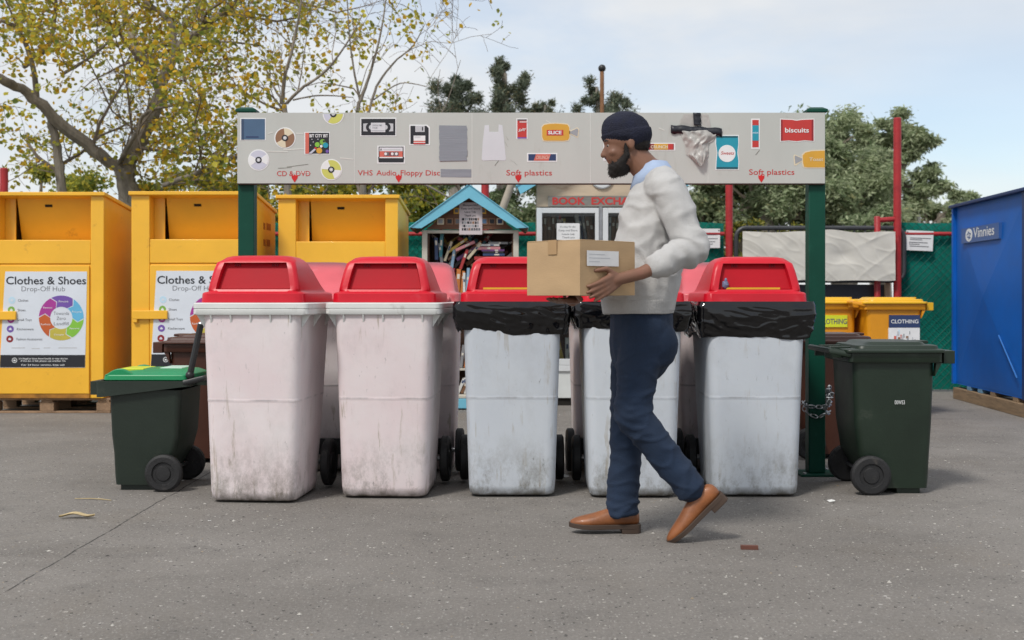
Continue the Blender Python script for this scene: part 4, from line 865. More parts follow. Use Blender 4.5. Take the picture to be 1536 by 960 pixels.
# ------------------------------------------------------------------ white wheelie bins with red domed lids
bin_pink = bin_plastic('pinkish_white_plastic', (.74, .68, .68), (.71, .60, .61), 0); bin_grey = bin_plastic('bluish_white_plastic', (.55, .585, .625), (.51, .545, .595), 1)
rim_m = pm('clean_white_rim', (.66, .67, .65), .45, .06, 6, .03, 40, dirt=((.3, .29, .26), .12, 8))
red_m = pm('red_lid_plastic', (.56, .006, .020), .36, .10, 2.5, .04, 60, dirt=((.60, .06, .08), .0, 5), spec=.4); red_d = pm('red_flap_plastic', (.40, .003, .012), .5, .1, 3, .03, 40, spec=.2); red_f = pm('pale_red_plastic', (.60, .10, .12), .38, .12, 2.5, .04, 60, dirt=((.66, .36, .36), .30, 4)); yel_s = flatm('yellow_rim_strip', (.66, .42, .02))
def waste_bin(bm, flap_strip=False, red_m=red_m):
    root = empty('wheelie_bin', 'x', 'wheelie bin'); g = MB()
    lv = [(.0, .208, .055, .51, .05), (.010, .218, .044, .522, .055), (.05, .222, .038, .53, .055), (.25, .2285, .034, .562, .055), (.478, .2360, .0294, .604, .055), (.487, .23635, .0291, .6047, .055), (.490, .2365, .029, .605, .055), (.494, .2376, .0278, .6065, .055), (.503, .2378, .0276, .608, .055), (.507, .2371, .0284, .6078, .055), (.510, .2372, .0283, .608, .055), (.520, .2375, .0280, .609, .055), (.80, .2455, .0195, .65, .05), (.924, .249, .016, .665, .05)]
    g.loft([rr(hw, y0, y1, r_, z, 6) for z, hw, y0, y1, r_ in lv], bm, True, False)
    g.build('body', root, ang=80)
    g = MB(); W_ = .293
    g.loft([rr(.245, .02, .66, .04, .9245, 5), rr(W_ - .006, .003, .72, .03, .9245, 5), rr(W_, 0, .722, .03, .930, 5), rr(W_, 0, .722, .03, .952, 5), rr(W_ - .003, .003, .72, .03, .955, 5), rr(W_ + .001, -.001, .723, .03, .958, 5), rr(W_ + .001, -.001, .723, .03, .980, 5), rr(W_ - .006, .006, .716, .03, .985, 5), rr(.262, .03, .69, .03, .985, 5), rr(.255, .035, .68, .03, .93, 5)], rim_m, False, False)
    for xx in (-.2, -.1, 0, .1, .2): g.add([(xx - .004, .0165, .9235), (xx + .004, .0165, .9235), (xx + .004, .003, .9235), (xx - .004, .003, .9235), (xx - .004, .0175, .885), (xx + .004, .0175, .885)], ((0, 3, 2, 1), (0, 1, 5, 4), (3, 4, 5, 2), (0, 4, 3), (1, 2, 5)), rim_m)
    for sx in (-1, 1):
        for yy in (.06, .30, .56): g.add([(sx * .2475, yy - .004, .9235), (sx * .2475, yy + .004, .9235), (sx * .288, yy + .004, .9235), (sx * .288, yy - .004, .9235), (sx * .2475, yy - .004, .86), (sx * .2475, yy + .004, .86)], ((0, 3, 2, 1), (0, 1, 5, 4), (3, 4, 5, 2), (0, 4, 3), (1, 2, 5)), rim_m)
    g.build('rim', root, ang=40)
    # lid: flange, dome with recessed letter-box opening, sloping back
    g = MB(); n = 6
    LV = [(.986, .265, .022, .705, .05), (1.030, .262, .026, .70, .05), (1.037, .255, .034, .69, .05), (1.041, .238, .046, .665, .055), (1.052, .233, .052, .645, .06), (1.075, .229, .058, .60, .07), (1.110, .222, .068, .545, .075), (1.150, .213, .080, .49, .08), (1.186, .202, .094, .435, .085), (1.203, .190, .106, .395, .08), (1.215, .172, .122, .36, .07), (1.2215, .145, .145, .32, .06), (1.2235, .10, .17, .29, .05)]
    rings = []
    OW = {}
    for k, (z, hw, y0, y1, r_) in enumerate(LV):
        q = rr(hw, y0, y1, r_, z, n); ow = min(hw - r_ - .002, .185 - .22 * max(0, z - 1.05)) if 1.045 < z < 1.2 else hw - r_ - .01
        # extra points along the front edge for the opening
        rings.append(q + [(-ow, y0, z), (ow, y0, z)])
        OW[k] = (ow, y0, z)
    m = len(rings[0]); lo, hi = 4, 8
    # frame wider than the straight front: let the corners start further out on the framed levels
    for k in range(lo, hi + 1):
        z, hw, y0, y1, r_ = LV[k]; rf_ = .022; q = rr(hw, y0, y1, r_, z, n); q2 = rr(hw, y0, y1, rf_, z, n)
        for idx in list(range(0, n + 1)) + list(range(3 * (n + 1), 4 * (n + 1))): q[idx] = q2[idx]
        ow = hw - .043; rings[k] = q + [(-ow, y0, z), (ow, y0, z)]; OW[k] = (ow, y0, z)
    g.loft(rings, red_m, False, True, skip=lambda i, j: j == m - 2 and lo <= i < hi)
    dpt = .038
    for k in range(lo, hi):
        a, b = OW[k], OW[k + 1]
        for s_ in (-1, 1):
            qd = [(s_ * a[0], a[1], a[2]), (s_ * b[0], b[1], b[2]), (s_ * (b[0] - .006), b[1] + dpt, b[2]), (s_ * (a[0] - .006), a[1] + dpt, a[2])]; g.add(qd, [(0, 1, 2, 3) if s_ < 0 else (3, 2, 1, 0)], red_m)
    a, b = OW[lo], OW[hi]
    g.add([(-a[0], a[1], a[2]), (a[0], a[1], a[2]), (a[0] - .006, a[1] + dpt, a[2]), (-a[0] + .006, a[1] + dpt, a[2])], [(0, 1, 2, 3)], red_m)
    g.add([(-b[0], b[1], b[2]), (b[0], b[1], b[2]), (b[0] - .006, b[1] + dpt, b[2]), (-b[0] + .006, b[1] + dpt, b[2])], [(3, 2, 1, 0)], red_m)
    # hinge lugs and moulded ridge along the flange
    for sx in (-.17, .17): g.tube([(sx - .04, .712, 1.0), (sx + .04, .712, 1.0)], .016, red_m, 10)
    lid = g.build('lid', root, ang=42)
    s_ = lid.modifiers.new('bevel', 'BEVEL'); s_.width = .004; s_.segments = 2; s_.limit_method = 'ANGLE'; s_.angle_limit = R(50)
    g = MB(); aw, bw = a[0] - .012, b[0] - .012
    y0_, y1_ = a[1] + dpt - .004, b[1] + dpt - .004; fo = .0
    fr = (Vector((0, y0_ + .0, a[2] + .004)), Vector((1, 0, 0)), Vector((0, y1_ - y0_, b[2] - a[2])).normalized()); H_ = (Vector((0, y1_ - y0_, b[2] - a[2])).length) - .006
    g.flat([(-aw - .008, -.003), (aw + .008, -.003), (bw + .008, H_ + .006), (-bw - .008, H_ + .006)], fr, .004, red_d, -.02)
    for sx in (-1, 1):
        for q in range(3): g.rect(sx * (bw - .05) - .012 + q * .012 - .003, sx * (bw - .05) - .012 + q * .012 + .003, H_ - .02, H_ - .004, fr, .009, pm('dark_red_hinge', (.2, .0, .01), .5), .0042)
    fp = g.build('flap', lid, bevel=.0015)
    if flap_strip:
        g = MB(); g.box(-aw + .03, aw - .05, a[1] + .012, a[1] + .02, a[2] + .0008, a[2] + .010, yel_s); g.build('strip', lid)
    for sx in (-1, 1):
        g = MB(); g.lathe([(.02, -.024), (.112, -.024), (.125, -.016), (.125, .016), (.112, .024), (.085, .024), (.08, .016), (.05, .016), (.045, .024), (.001, .026)], (sx * .262, .585, .125), (sx, 0, 0), rubber, 30); g.build('wheel', root, ang=30)
    g = MB(); g.tube([(-.25, .585, .125), (.25, .585, .125)], .014, steel, 10); g.box(-.2, .2, .52, .60, .10, .19, black_pl); g.build('axle', root)
    g = MB(); g.tube([(-.20, .73, .955), (-.20, .765, .955), (.20, .765, .955), (.20, .73, .955)], .014, rim_m, 8); g.build('handle', root)
    return root
GW = 'white wheelie bins with red domed lids'
wb1 = waste_bin(bin_pink); wb2 = waste_bin(bin_grey, True)
relabel(wb1, 'pinkish white wheelie bin with red domed lid, beside the green lidded bin', (-1.294, 6.12, .012), R(-4.6), GW)
relabel(dup(wb1), 'pinkish white wheelie bin with red domed lid, next to the black bag lined bin', (-.653, 6.255, .012), R(-2.6), GW)
relabel(wb2, 'greyish white wheelie bin with black liner, left of the walking man', (.0, 6.30, .012), 0, GW)
B4 = relabel(dup(wb2), 'greyish white wheelie bin mostly hidden behind the walking man', (.615, 6.27, .012), R(-.3), GW)
B5 = relabel(dup(wb2), 'greyish white wheelie bin with black liner, beside the right green sign post', (1.247, 6.30, .012), R(-.5), GW)
wb3 = waste_bin(bin_pink, False, red_f)  # rear row lids take a paler, pinker red
GK2 = 'white wheelie bins standing back to back in the rear row'
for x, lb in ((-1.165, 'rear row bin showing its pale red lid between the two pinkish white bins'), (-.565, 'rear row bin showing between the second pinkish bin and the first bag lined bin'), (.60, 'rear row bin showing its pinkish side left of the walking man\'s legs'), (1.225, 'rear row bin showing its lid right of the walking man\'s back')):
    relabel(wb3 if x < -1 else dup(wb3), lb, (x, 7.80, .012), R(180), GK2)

# black liners folded over the rims
bag_m = pm('black_polythene', (.003, .003, .004), .10, .3, 9, .05, 60, coat=.2)
def liner(label, loc, seed, zlow, rz=0.0, gather=1):
    r = np.random.default_rng(seed); g = MB(); n = 420; rows = 40; rings = []
    base = rr(.3, -.006, .730, .035, 0, 8)
    per = [Vector(p) for p in base]; acc = [0]
    for i in range(len(per)): acc.append(acc[-1] + (per[(i + 1) % len(per)] - per[i]).length)
    def at(t):
        t = (t % 1) * acc[-1]
        for i in range(len(per)):
            if t <= acc[i + 1]: return per[i].lerp(per[(i + 1) % len(per)], (t - acc[i]) / max(1e-9, acc[i + 1] - acc[i]))
    ps = [at(i / n) for i in range(n)]; cen = Vector((0, .36, 0))
    for j in range(rows + 1):
        v = j / rows; ring_ = []
        for i in range(n):
            a = 2 * math.pi * i / n; s1, c1 = math.cos(a) * 3.2, math.sin(a) * 3.2
            low = zlow + .034 * mnoise.noise(Vector((s1 * .55, c1 * .55, seed))) + .003 * mnoise.noise(Vector((s1 * 1.5, c1 * 1.5, seed + 4)))
            if j == 0: z = .9895; k = .955
            elif j == 1: z = .9905; k = .985
            else:
                q = (j - 1) / (rows - 1); z = .9885 + (low - .9885) * q
                k = 1.0 - .022 * max(0, 1 - q / .14) ** 2
                k += .012 * q
                tuck = max(0, (q - .35) / .65); k -= .085 * tuck ** 1.3
                # tight stretched creases on the rim, loose slanting folds below it
                st_ = max(0, 1 - 3.0 * abs(mnoise.noise(Vector((s1 * .55, c1 * .55, z * 30 + s1 * .8 + seed))))) * .010
                dr_ = max(0, 1 - 2.6 * abs(mnoise.noise(Vector((s1 * 1.5 + z * 11, c1 * 1.5 - z * 7, z * 15 + seed * 2))))) * .016
                d2_ = mnoise.noise(Vector((s1 * 3.2 - z * 22, c1 * 3.2 + z * 16, z * 24 + seed))) * .008
                q2 = min(1, max(0, (q - .22) / .3)); k += st_ * (1 - .5 * q2) + (dr_ + d2_) * q2
                z += .004 * mnoise.noise(Vector((s1 * 3, c1 * 3, q * 5 + seed)))
                if q < .30: k = max(k, .978 + .022 * min(1, q / .1))
            p = cen + (ps[i] - cen) * k; ring_.append((p.x, p.y, z))
        rings.append(ring_)
    g.loft(rings, bag_m, False, False)
    o = g.build('bin_liner', None, (0, 0, 0), ang=60); o.location = loc; o.rotation_euler = (0, 0, rz)
    s = o.modifiers.new('thickness', 'SOLIDIFY'); s.thickness = .0012; s.offset = 1
    return tag(o, label, 'bin liner', 'black bin liners folded over rims')
liner('black plastic liner over the bin left of the walking man', (.0, 6.30, .012), 3, .825)
liner('black plastic liner over the bin behind the walking man', (.615, 6.27, .012), 14, .845, R(-.3), 0)
liner('black plastic liner over the bin beside the right green sign post', (1.247, 6.30, .012), 27, .805, R(-.5))
g = MB(); cr = pm('crumpled_blue_grey_foil', (.16, .17, .28), .35, .3, 20); g.ball((0, 0, .02), (.018, .016, .022), cr, 8)
for i, v in enumerate(g.v): d = mnoise.noise(Vector(v) * 70); g.v[i] = tuple(Vector(v) * (1 + .25 * d))
g.ball((.002, 0, .046), (.008, .008, .012), cr, 6)
wr_ = g.build('crumpled_wrapper', None, (0, 0, 0)); wr_.location = (1.247 - .150, 6.30 + .074, 1.066); tag(wr_, 'crumpled blue grey wrapper lying in a red lid opening', 'wrapper')

# ------------------------------------------------------------------ coloured wheelie bins
def wheelie(name, bodym, lidm, W, D, H, style='flat', wr=.1, lev=False, sticker=None):
    root = empty(name, 'x', 'wheelie bin'); g = MB(); hw = W / 2 - .025; y0, y1 = -D / 2, D / 2
    lv = [(.03, hw * .86, y0 + .025, y1 - .12, .03), (.075, hw * .88, y0 + .02, y1 - .11, .035), (.20, hw * .91, y0 + .016, y1 - .035, .035), (H * .5, hw * .955, y0 + .008, y1 - .012, .035), (H - .05, hw, y0, y1, .035)]
    g.loft([rr(a, b, c, d, z, 5) for z, a, b, c, d in lv], bodym, True, False)
    if style != 'low': g.box(-hw * .74, hw * .74, y0 + .06, y0 + .18, 0, .031, bodym)
    else: g.box(-hw * .74, hw * .74, y0 + .05, y1 - .14, 0, .031, bodym)
    g.build('body', root, ang=45, bevel=0)
    g = MB()
    if style == 'low':     # deep rim apron, cut away towards the rear
        R0 = rr(W / 2, y0 - .06, y1 + .05, .025, H, 5); rl = []
        R1 = [(x, y, H - .03 - .055 * max(0, min(1, (y1 * .3 - y) / (D * .35)))) for x, y, z in R0]
        g.loft([[(x * .97, y * .97, z) for x, y, z in R1], R1, R0, [(x * .93, y * .93, z) for x, y, z in R0]], bodym, False, False)
        g.box(-W / 2 + .04, W / 2 - .04, y0 - .10, y0 - .059, H - .075, H - .004, bodym)
    else:
        g.loft([rr(hw - .005, y0 + .005, y1 - .005, .03, H - .052, 5), rr(W / 2 - .004, y0 - .03, y1 + .025, .025, H - .05, 5), rr(W / 2, y0 - .035, y1 + .03, .025, H - .045, 5), rr(W / 2, y0 - .035, y1 + .03, .025, H, 5), rr(W / 2 - .03, y0, y1, .025, H, 5)], bodym, False, False)
        for sx in (-1, 1): g.add([(sx * (W / 2 - .03) - .02, y0 - .002, H - .05), (sx * (W / 2 - .03) + .02, y0 - .002, H - .05), (sx * (W / 2 - .03) + .02, y0 - .03, H - .05), (sx * (W / 2 - .03) - .02, y0 - .03, H - .05), (sx * (W / 2 - .03) - .02, y0 + .005, H - .12), (sx * (W / 2 - .03) + .02, y0 + .005, H - .12)], ((0, 3, 2, 1), (0, 1, 5, 4), (3, 4, 5, 2), (0, 4, 3), (1, 2, 5)), bodym)
    g.build('rim', root, ang=40)
    g = MB()
    if style == 'low':
        L_ = [(H + .002, W / 2 - .02, y0 - .03, y1 + .04, .03), (H + .03, W / 2 - .022, y0 - .026, y1 + .04, .035), (H + .034, W / 2 - .03, y0 - .02, y1 + .035, .035), (H + .052, W / 2 - .10, y0 + .10, y1 + .02, .05), (H + .06, W / 2 - .16, y0 + .16, y1 - .02, .06)]
        g.loft([rr(a, b, c, d, z, 5) for z, a, b, c, d in L_], lidm, True, True)
        for sx in (-1, 1):  # arched cheeks at the front corners
            pts = [(y0 - .02 + .16 * t / 12, H + .026 + .038 * math.sin(math.pi * t / 12)) for t in range(13)]
            g.flat(pts, (Vector((sx * (W / 2 - .025) + (.03 if sx < 0 else 0), 0, 0)), Vector((0, 1, 0)), Vector((0, 0, 1))), .0, lidm, -.03 if sx > 0 else 0.03 - .06)
        g.rect(-.1, .12, y0 + .03, y0 + .16, (Vector((0, 0, 0)), Vector((1, 0, 0)), Vector((0, 1, 0))), H + .0605, flatm('yellow_lid_sticker', (.55, .60, .03)), H + .035)
        g.rect(-.14, .08, y1 - .15, y1 - .03, (Vector((0, 0, 0)), Vector((1, 0, 0)), Vector((0, 1, 0))), H + .0625, flatm('pale_lid_sticker', (.45, .62, .52)), H + .04)
    else:
        fo = .105 if style == 'flat' else .10
        L_ = [(H + .002, W / 2 + .012, y0 - fo * .4, y1 + .045, .03), (H + .002, W / 2 + .02, y0 - .045, y1 + .05, .03), (H + .016, W / 2 + .02, y0 - .045, y1 + .05, .03), (H + .020, W / 2 + .012, y0 - .04, y1 + .045, .03), (H + .021, W / 2 - .012, y0 - .025, y1 - .01, .04), (H + .038, W / 2 - .018, y0 - .02, y1 - .02, .04), (H + .041, W / 2 - .026, y0 - .012, y1 - .03, .04), (H + .042, W / 2 - .05, y0 + .03, y1 - .06, .04), (H + .056, W / 2 - .06, y0 + .045, y1 - .08, .04), (H + .058, W / 2 - .075, y0 + .06, y1 - .1, .03)]
        g.loft([rr(a, b, c, d, z, 5) for z, a, b, c, d in L_], lidm, True, True)
        g.box(-W / 2 + .03, W / 2 - .03, y0 - fo, y0 - .046, H - .055, H + .012, lidm)      # grab lip
        g.box(-.06, .06, y0 - .02, y0 + .05, H + .043, H + .058, lidm)
        for sx in (-1, 1): g.box(sx * W * .2 - .02, sx * W * .2 + .02, y1 - .02, y1 + .10, H + .0, H + .03, lidm)
    g.build('lid', root, ang=38, bevel=.004)
    g = MB(); hy = y1 + .115
    g.tube([(-W / 2 + .01, y1 + .02, H - .01), (-W / 2 + .01, hy, H + .012), (W / 2 - .01, hy, H + .012), (W / 2 - .01, y1 + .02, H - .01)], .016, bodym if style != 'low' else black_pl, 10)
    for xx in (-W * .22, W * .22): g.box(xx - .012, xx + .012, y1 + .0, hy + .005, H - .03, H + .004, bodym)
    hd = g.build('handle', root, bevel=.002)
    for sx in (-1, 1):
        g = MB(); g.lathe([(.015, -.025), (wr - .012, -.025), (wr, -.016), (wr, .014), (wr - .012, .022), (wr * .62, .022), (wr * .58, .014), (wr * .42, .014), (wr * .38, .020), (.001, .022)], (sx * (W / 2 - .012), y1 - .085, wr), (sx, 0, 0), rubber, 30); g.build('wheel', root, ang=30)
    g = MB(); g.tube([(-W / 2 + .02, y1 - .085, wr), (W / 2 - .02, y1 - .085, wr)], .011, steel, 8); g.build('axle', root)
    if lev:
        g = MB(); g.tube([(W / 2 - .02, y1 + .05, H + .03), (W / 2 - .02, y1 + .108, H + .30)], .017, black_pl, 10); g.ball((W / 2 - .02, y1 + .05, H + .03), .024, black_pl, 8); g.ball((W / 2 - .02, y1 + .109, H + .302), (.018, .018, .012), steel, 6); g.build('lever', root)
    return root
olive = pm('dark_green_plastic', (.010, .022, .012), .45, .2, 3, .06, 70, dirt=((.05, .06, .045), .12, 6)); olive2 = pm('blackish_green_plastic', (.011, .020, .013), .5, .2, 3, .06, 70, dirt=((.06, .06, .045), .12, 6))
green_l = pm('bright_green_plastic', (.004, .24, .085), .4, .1, 4, .03, 50, dirt=((.1, .4, .22), .08, 8)); brown_pl = pm('brown_plastic', (.060, .018, .009), .45, .15, 4, .05, 60); yel_pl = pm('yellow_plastic', (.66, .27, .006), .42, .08, 4, .03, 50); yel_lid = pm('bright_yellow_plastic', (.72, .40, .008), .42, .08, 4, .03, 50)
gl1 = wheelie('wheelie_bin', olive2, green_l, .47, .385, .583, 'low', .098, True)
relabel(gl1, 'small blackish green wheelie bin with bright green lid and raised black lever', (-1.935, 6.75, .0), R(-91))
gr1 = wheelie('wheelie_bin', olive, olive, .52, .42, .735, 'flat', .102)
relabel(gr1, 'dark green wheelie bin standing beside the right green sign post', (1.985, 6.66, .0), R(89))
g = MB(); FS = (Vector((.0, 0, 0)), Vector((0, 1, 0)), Vector((0, 0, 1)))
# number stencilled on the side that faces the camera
xs_ = .2165; sf = (Vector((xs_, 0, 0)), Vector((0, -1, 0)), Vector((0, 0, 1)))
sf = (Vector((xs_ + .012, 0, 0)), Vector((0, 1, 0)), Vector((0, 0, 1)))
br = wheelie('wheelie_bin', brown_pl, brown_pl, .50, .46, .735, 'flat', .10)
GBn = 'brown wheelie bins'
relabel(br, 'brown wheelie bin between the yellow clothes bin and the pinkish white bin', (-1.875, 7.85, 0), R(-90), GBn)
b2 = relabel(dup(br), 'brown wheelie bin glimpsed between the right sign post and dark green bin', (2.02, 8.05, 0), R(90), GBn)
b3 = relabel(dup(br), 'brown wheelie bin behind the yellow wheelie bins near the gate', (2.92, 11.75, .22), R(90), GBn)
yb1 = wheelie('wheelie_bin', yel_pl, yel_lid, .56, .46, .965, 'flat', .11)
GY_ = 'yellow wheelie bins for clothing'
yb2 = dup(yb1)
relabel(yb1, 'yellow wheelie bin with the dark blue clothing sticker', (3.235, 10.75, 0), R(90), GY_)
relabel(yb2, 'yellow wheelie bin with the lime yellow clothing sticker behind the sign post', (2.735, 10.95, 0), R(90), GY_)
def side_sticker(binr, build, name='sticker', lean=0.0):
    """sticker on the side facing the camera (local +X side when the bin is turned 90 degrees: -Y world = local ... )"""
    g = MB(); build(g); o = g.build(name, binr); return o
# world x = local -y ... for rz=90: local (x,y) -> world (-y, x); the camera side is local -x, world right is local -y
def SFR(hw, z0): return (Vector((-hw, 0, 0)), Vector((0, -1, 0)), Vector((0, 0, 1)))
def st1(g):
    fr = SFR(.262, 0); x0, x1 = .235 - .25, .225
    g.rect(-.045, .215, .765, .872, fr, .003, navy_p, -.03); g.text('CLOTHING', -.03, .20, .802, fr, .0042, white_p, .032, .01)
    g.rect(-.05, .213, .60, .764, fr, .0025, paper, -.03); rs = np.random.default_rng(8)
    for k in range(22):
        a = rs.uniform(-.045, .19); b = rs.uniform(.61, .71); g.rect(a, a + rs.uniform(.006, .022), b, b + rs.uniform(.015, .045), fr, .0035 + k * .00006, (ink_p, lgrey_p, salmon_p, pblue_p, brown_p, grey_p)[rs.integers(6)])
side_sticker(yb1, st1)
def st2(g):
    fr = SFR(.262, 0); g.rect(-.10, .155, .765, .868, fr, .003, flatm('lime_sticker', (.60, .66, .02)), -.03); g.text('CLOTHING', -.085, .15, .792, fr, .0042, ink_p, .045, .02)
side_sticker(yb2, st2)
def st3(g):
    fr = SFR(.240, 0); g.text('00WS3', .0, .052, .47, fr, .002, white_p, .021, .0)
side_sticker(gr1, st3, 'stencil')

# ------------------------------------------------------------------ recycling sign board
SY = 7.10
def bq(px, py): return (X(px, SY), Z(py, SY))
post_m = pm('deep_green_paint', (.002, .055, .034), .5, .15, 4, .05, 40, spec=.25, dirt=((.02, .10, .07), .1, 8))
board_m = pm('off_white_board', (.48, .495, .465), .5, .06, 1.6, .05, 8, stretch=(1.6, 1, .5), dirt=((.36, .36, .31), .12, 4))
sg = empty('recycling_sign', 'wide off white recycling sign board on two dark green posts', 'sign', (X(797, SY), SY, 0)); SL = sg.location
for a, b in ((358, 382), (1212, 1237)):
    x0, x1 = X(a, SY + .05), X(b, SY + .05); g = MB(); g.box(x0, x1, SY + .03, SY + .122, .012, Z(166, SY), post_m); po = g.build('post', sg, SL, .006)
    g = MB(); zc = Z(167, SY); g.box(x0 - .012, x1 + .012, SY + .018, SY + .134, zc + .001, zc + .016, post_m); g.add([(x0 - .012, SY + .018, zc + .016), (x1 + .012, SY + .018, zc + .016), (x1 + .012, SY + .134, zc + .016), (x0 - .012, SY + .134, zc + .016), (x0 + .012, SY + .042, zc + .03), (x1 - .012, SY + .042, zc + .03), (x1 - .012, SY + .11, zc + .03), (x0 + .012, SY + .11, zc + .03)], ((4, 5, 6, 7), (0, 1, 5, 4), (1, 2, 6, 5), (2, 3, 7, 6), (3, 0, 4, 7)), post_m); g.build('post_cap', po, (0, 0, 0), .002, loc=-SL)
    g = MB(); g.box(x0 - .06, x1 + .06, SY - .04, SY + .19, 0.0, .012, post_m)
    for bx_ in (x0 - .035, x1 + .035):
        for by_ in (SY - .015, SY + .165): g.lathe([(.011, .012), (.011, .022), (.006, .024)], (bx_, by_, 0), (0, 0, 1), steel, 6)
    g.build('base_plate', po, (0, 0, 0), .002, loc=-SL)
g = MB(); bx0, bx1, bz0, bz1 = X(356, SY), X(1237.5, SY), Z(275, SY), Z(169, SY)
seams = [356, 531.5, 708, 885.5, 1062, 1237.5]
g.box(bx0, bx1, SY, SY + .022, bz0, bz1, board_m)
for a in seams[1:-1]: g.box(X(a, SY) - .0016, X(a, SY) + .0016, SY - .0006, SY - .0001, bz0 + .001, bz1 - .001, flatm('pale_seam', (.60, .61, .58)))
g.box(bx0, bx1, SY + .004, SY + .029, bz0 - .006, bz0 - .0005, pm('dark_board_edge', (.06, .04, .03), .8, .2)); g.box(bx0 + .002, bx1 - .002, SY + .0225, SY + .029, bz0, bz1 - .002, board_m)
board = g.build('board', sg, SL, .0015)
BF = FRONT_AT(SY)
def sticker(lab, fn):
    g = MB(); fn(g); o = g.build('sticker', board, (0, 0, 0), loc=-SL); o['label'] = lab; return o
def BP(g, pts, h, m, base=0.0): g.flat([bq(*p) for p in pts], BF, h, m, base)
def BR(g, a, b, c, d, h, m, base=0.0): BP(g, [(a, d), (b, d), (b, c), (a, c)], h, m, base)
def BD(g, cx_, cy_, r, h, m, base=0.0, rx=None): q = bq(cx_, cy_); k = SY / F; g.disc(q[0], q[1], r * k, BF, h, m, 36, base)
def BT(g, s, a, b, y, cap, h, m, bold=0.0, slant=0.0, tilt=0.0): g.text(s, bq(a, 0)[0], bq(b, 0)[0], bq(0, y)[1], BF, h, m, cap * SY / F, bold, slant, tilt)
h1, h2, h3, h4 = .0012, .0020, .0028, .0036
def cd(cx_, cy_, r, m1, m2, rot):
    def f(g):
        BD(g, cx_, cy_, r, h1, white_p); BD(g, cx_, cy_, r * .9, h2, m1, h1)
        q = bq(cx_, cy_); k = SY / F
        for a in (rot, rot + 180):
            g.flat([q] + [(q[0] + r * .9 * k * math.cos(R(a + i * 6)), q[1] + r * .9 * k * math.sin(R(a + i * 6))) for i in range(12)], BF, h3, m2, h2)
        BD(g, cx_, cy_, r * .30, h4, black_p, h2); BD(g, cx_, cy_, r * .17, h4 + .0006, lgrey_p, h4); BD(g, cx_, cy_, r * .07, h4 + .001, white_p, h4)
    return f
def s_(g): BR(g, 360.5, 399, 177, 210.5, h1, white_p); BR(g, 362, 397.5, 178.5, 209.5, h2, blue_p, h1); BR(g, 362, 366, 178.5, 209.5, h3, pm('deep_slate_print', (.03, .06, .12), .5), h2); BR(g, 369, 388, 204.5, 206.5, h3, navy_p, h2)
sticker('dark blue disc case sticker', s_)
sticker('bronze patterned disc sticker', cd(427.5, 207, 16, brown_p, cream_p, 30)); sticker('pale lavender disc sticker', cd(388, 240, 16, lav_p, white_p, 150)); sticker('lime green disc sticker', cd(497, 254.5, 16, lime_p, white_p, 110))
def s_(g):
    q = bq(500, 171); k = SY / F
    for r, m, h, b in ((16, white_p, h1, 0), (14.4, lime_p, h2, h1), (5, black_p, h3, h2), (2.6, lgrey_p, h4, h3)):
        g.flat([(q[0] + r * k * math.cos(R(180 + i * 7.5)), min(bz1, q[1] + r * k * math.sin(R(180 + i * 7.5)))) for i in range(25)], BF, h, m, b)
    g.flat([q] + [(q[0] + 14.4 * k * math.cos(R(180 + i * 7)), q[1] + 14.4 * k * math.sin(R(180 + i * 7))) for i in range(9)], BF, h3 - .0002, lav_p, h2)
sticker('half disc sticker cut by the top edge', s_)
def s_(g):
    BR(g, 456.5, 495, 198, 231.8, h1, white_p); BR(g, 458, 493.8, 199.2, 230.5, h2, black_p, h1); BR(g, 458, 463.5, 199.2, 230.5, h3, salmon_p, h2); BT(g, 'BIT CITY BIT', 464.6, 492, 206, 4.6, h4, white_p, .03)
    for cx_, cy_, r, m in ((484, 213, 4.2, green_p), (476, 217, 3.6, lime2_p), (488.5, 218, 4.0, cyan_p), (479, 226, 4.4, yel_p), (491, 227, 2.4, purple_p), (486, 212, 1.8, black_p), (482, 219.5, 2, white_p), (473.5, 222.5, 1.8, red_p)): BD(g, cx_, cy_, r, h4 + cx_ * 1e-6, m, h2)
    BP(g, [(463, 230.4), (467.5, 230.4), (474, 224.5), (471.5, 223)], h4 + .0006, lav_p, h2)
    for a, b in ((466, 218), (470, 213), (468, 209), (477, 209)): BD(g, a, b, .8, h3, lgrey_p, h2)
sticker('game case sticker with coloured shapes', s_)
def s_(g):
    BR(g, 540.5, 594.5, 176.5, 204.5, h1, white_p); BR(g, 542, 593, 178.3, 203, h2, black_p, h1)
    for sx in (-1, 1): BP(g, [(567.5 + sx * 22.5, 185.5), (567.5 + sx * 15.5, 185), (567.5 + sx * 16, 197.2), (567.5 + sx * 22.5, 197)], h3, lgrey_p, h2); BD(g, 567.5 + sx * 11.5, 191, 7.0, h3 + .0003, black_p, h2); BD(g, 567.5 + sx * 10.5, 191, 3.6, h3 + .0006, lgrey_p, h2)
    BR(g, 556.5, 578, 184.2, 198.3, h4 + .0004, pm('label_print', (.62, .62, .65), .5), h2); BT(g, 'DATE & TIME', 559, 573, 189.2, 2.2, h4 + .001, grey_p, .01); BT(g, 'FILM', 559, 566, 193, 2.2, h4 + .001, grey_p, .01); BR(g, 557.5, 577, 195.8, 196.6, h4 + .0008, grey_p, h4)
sticker('black video cassette sticker', s_)
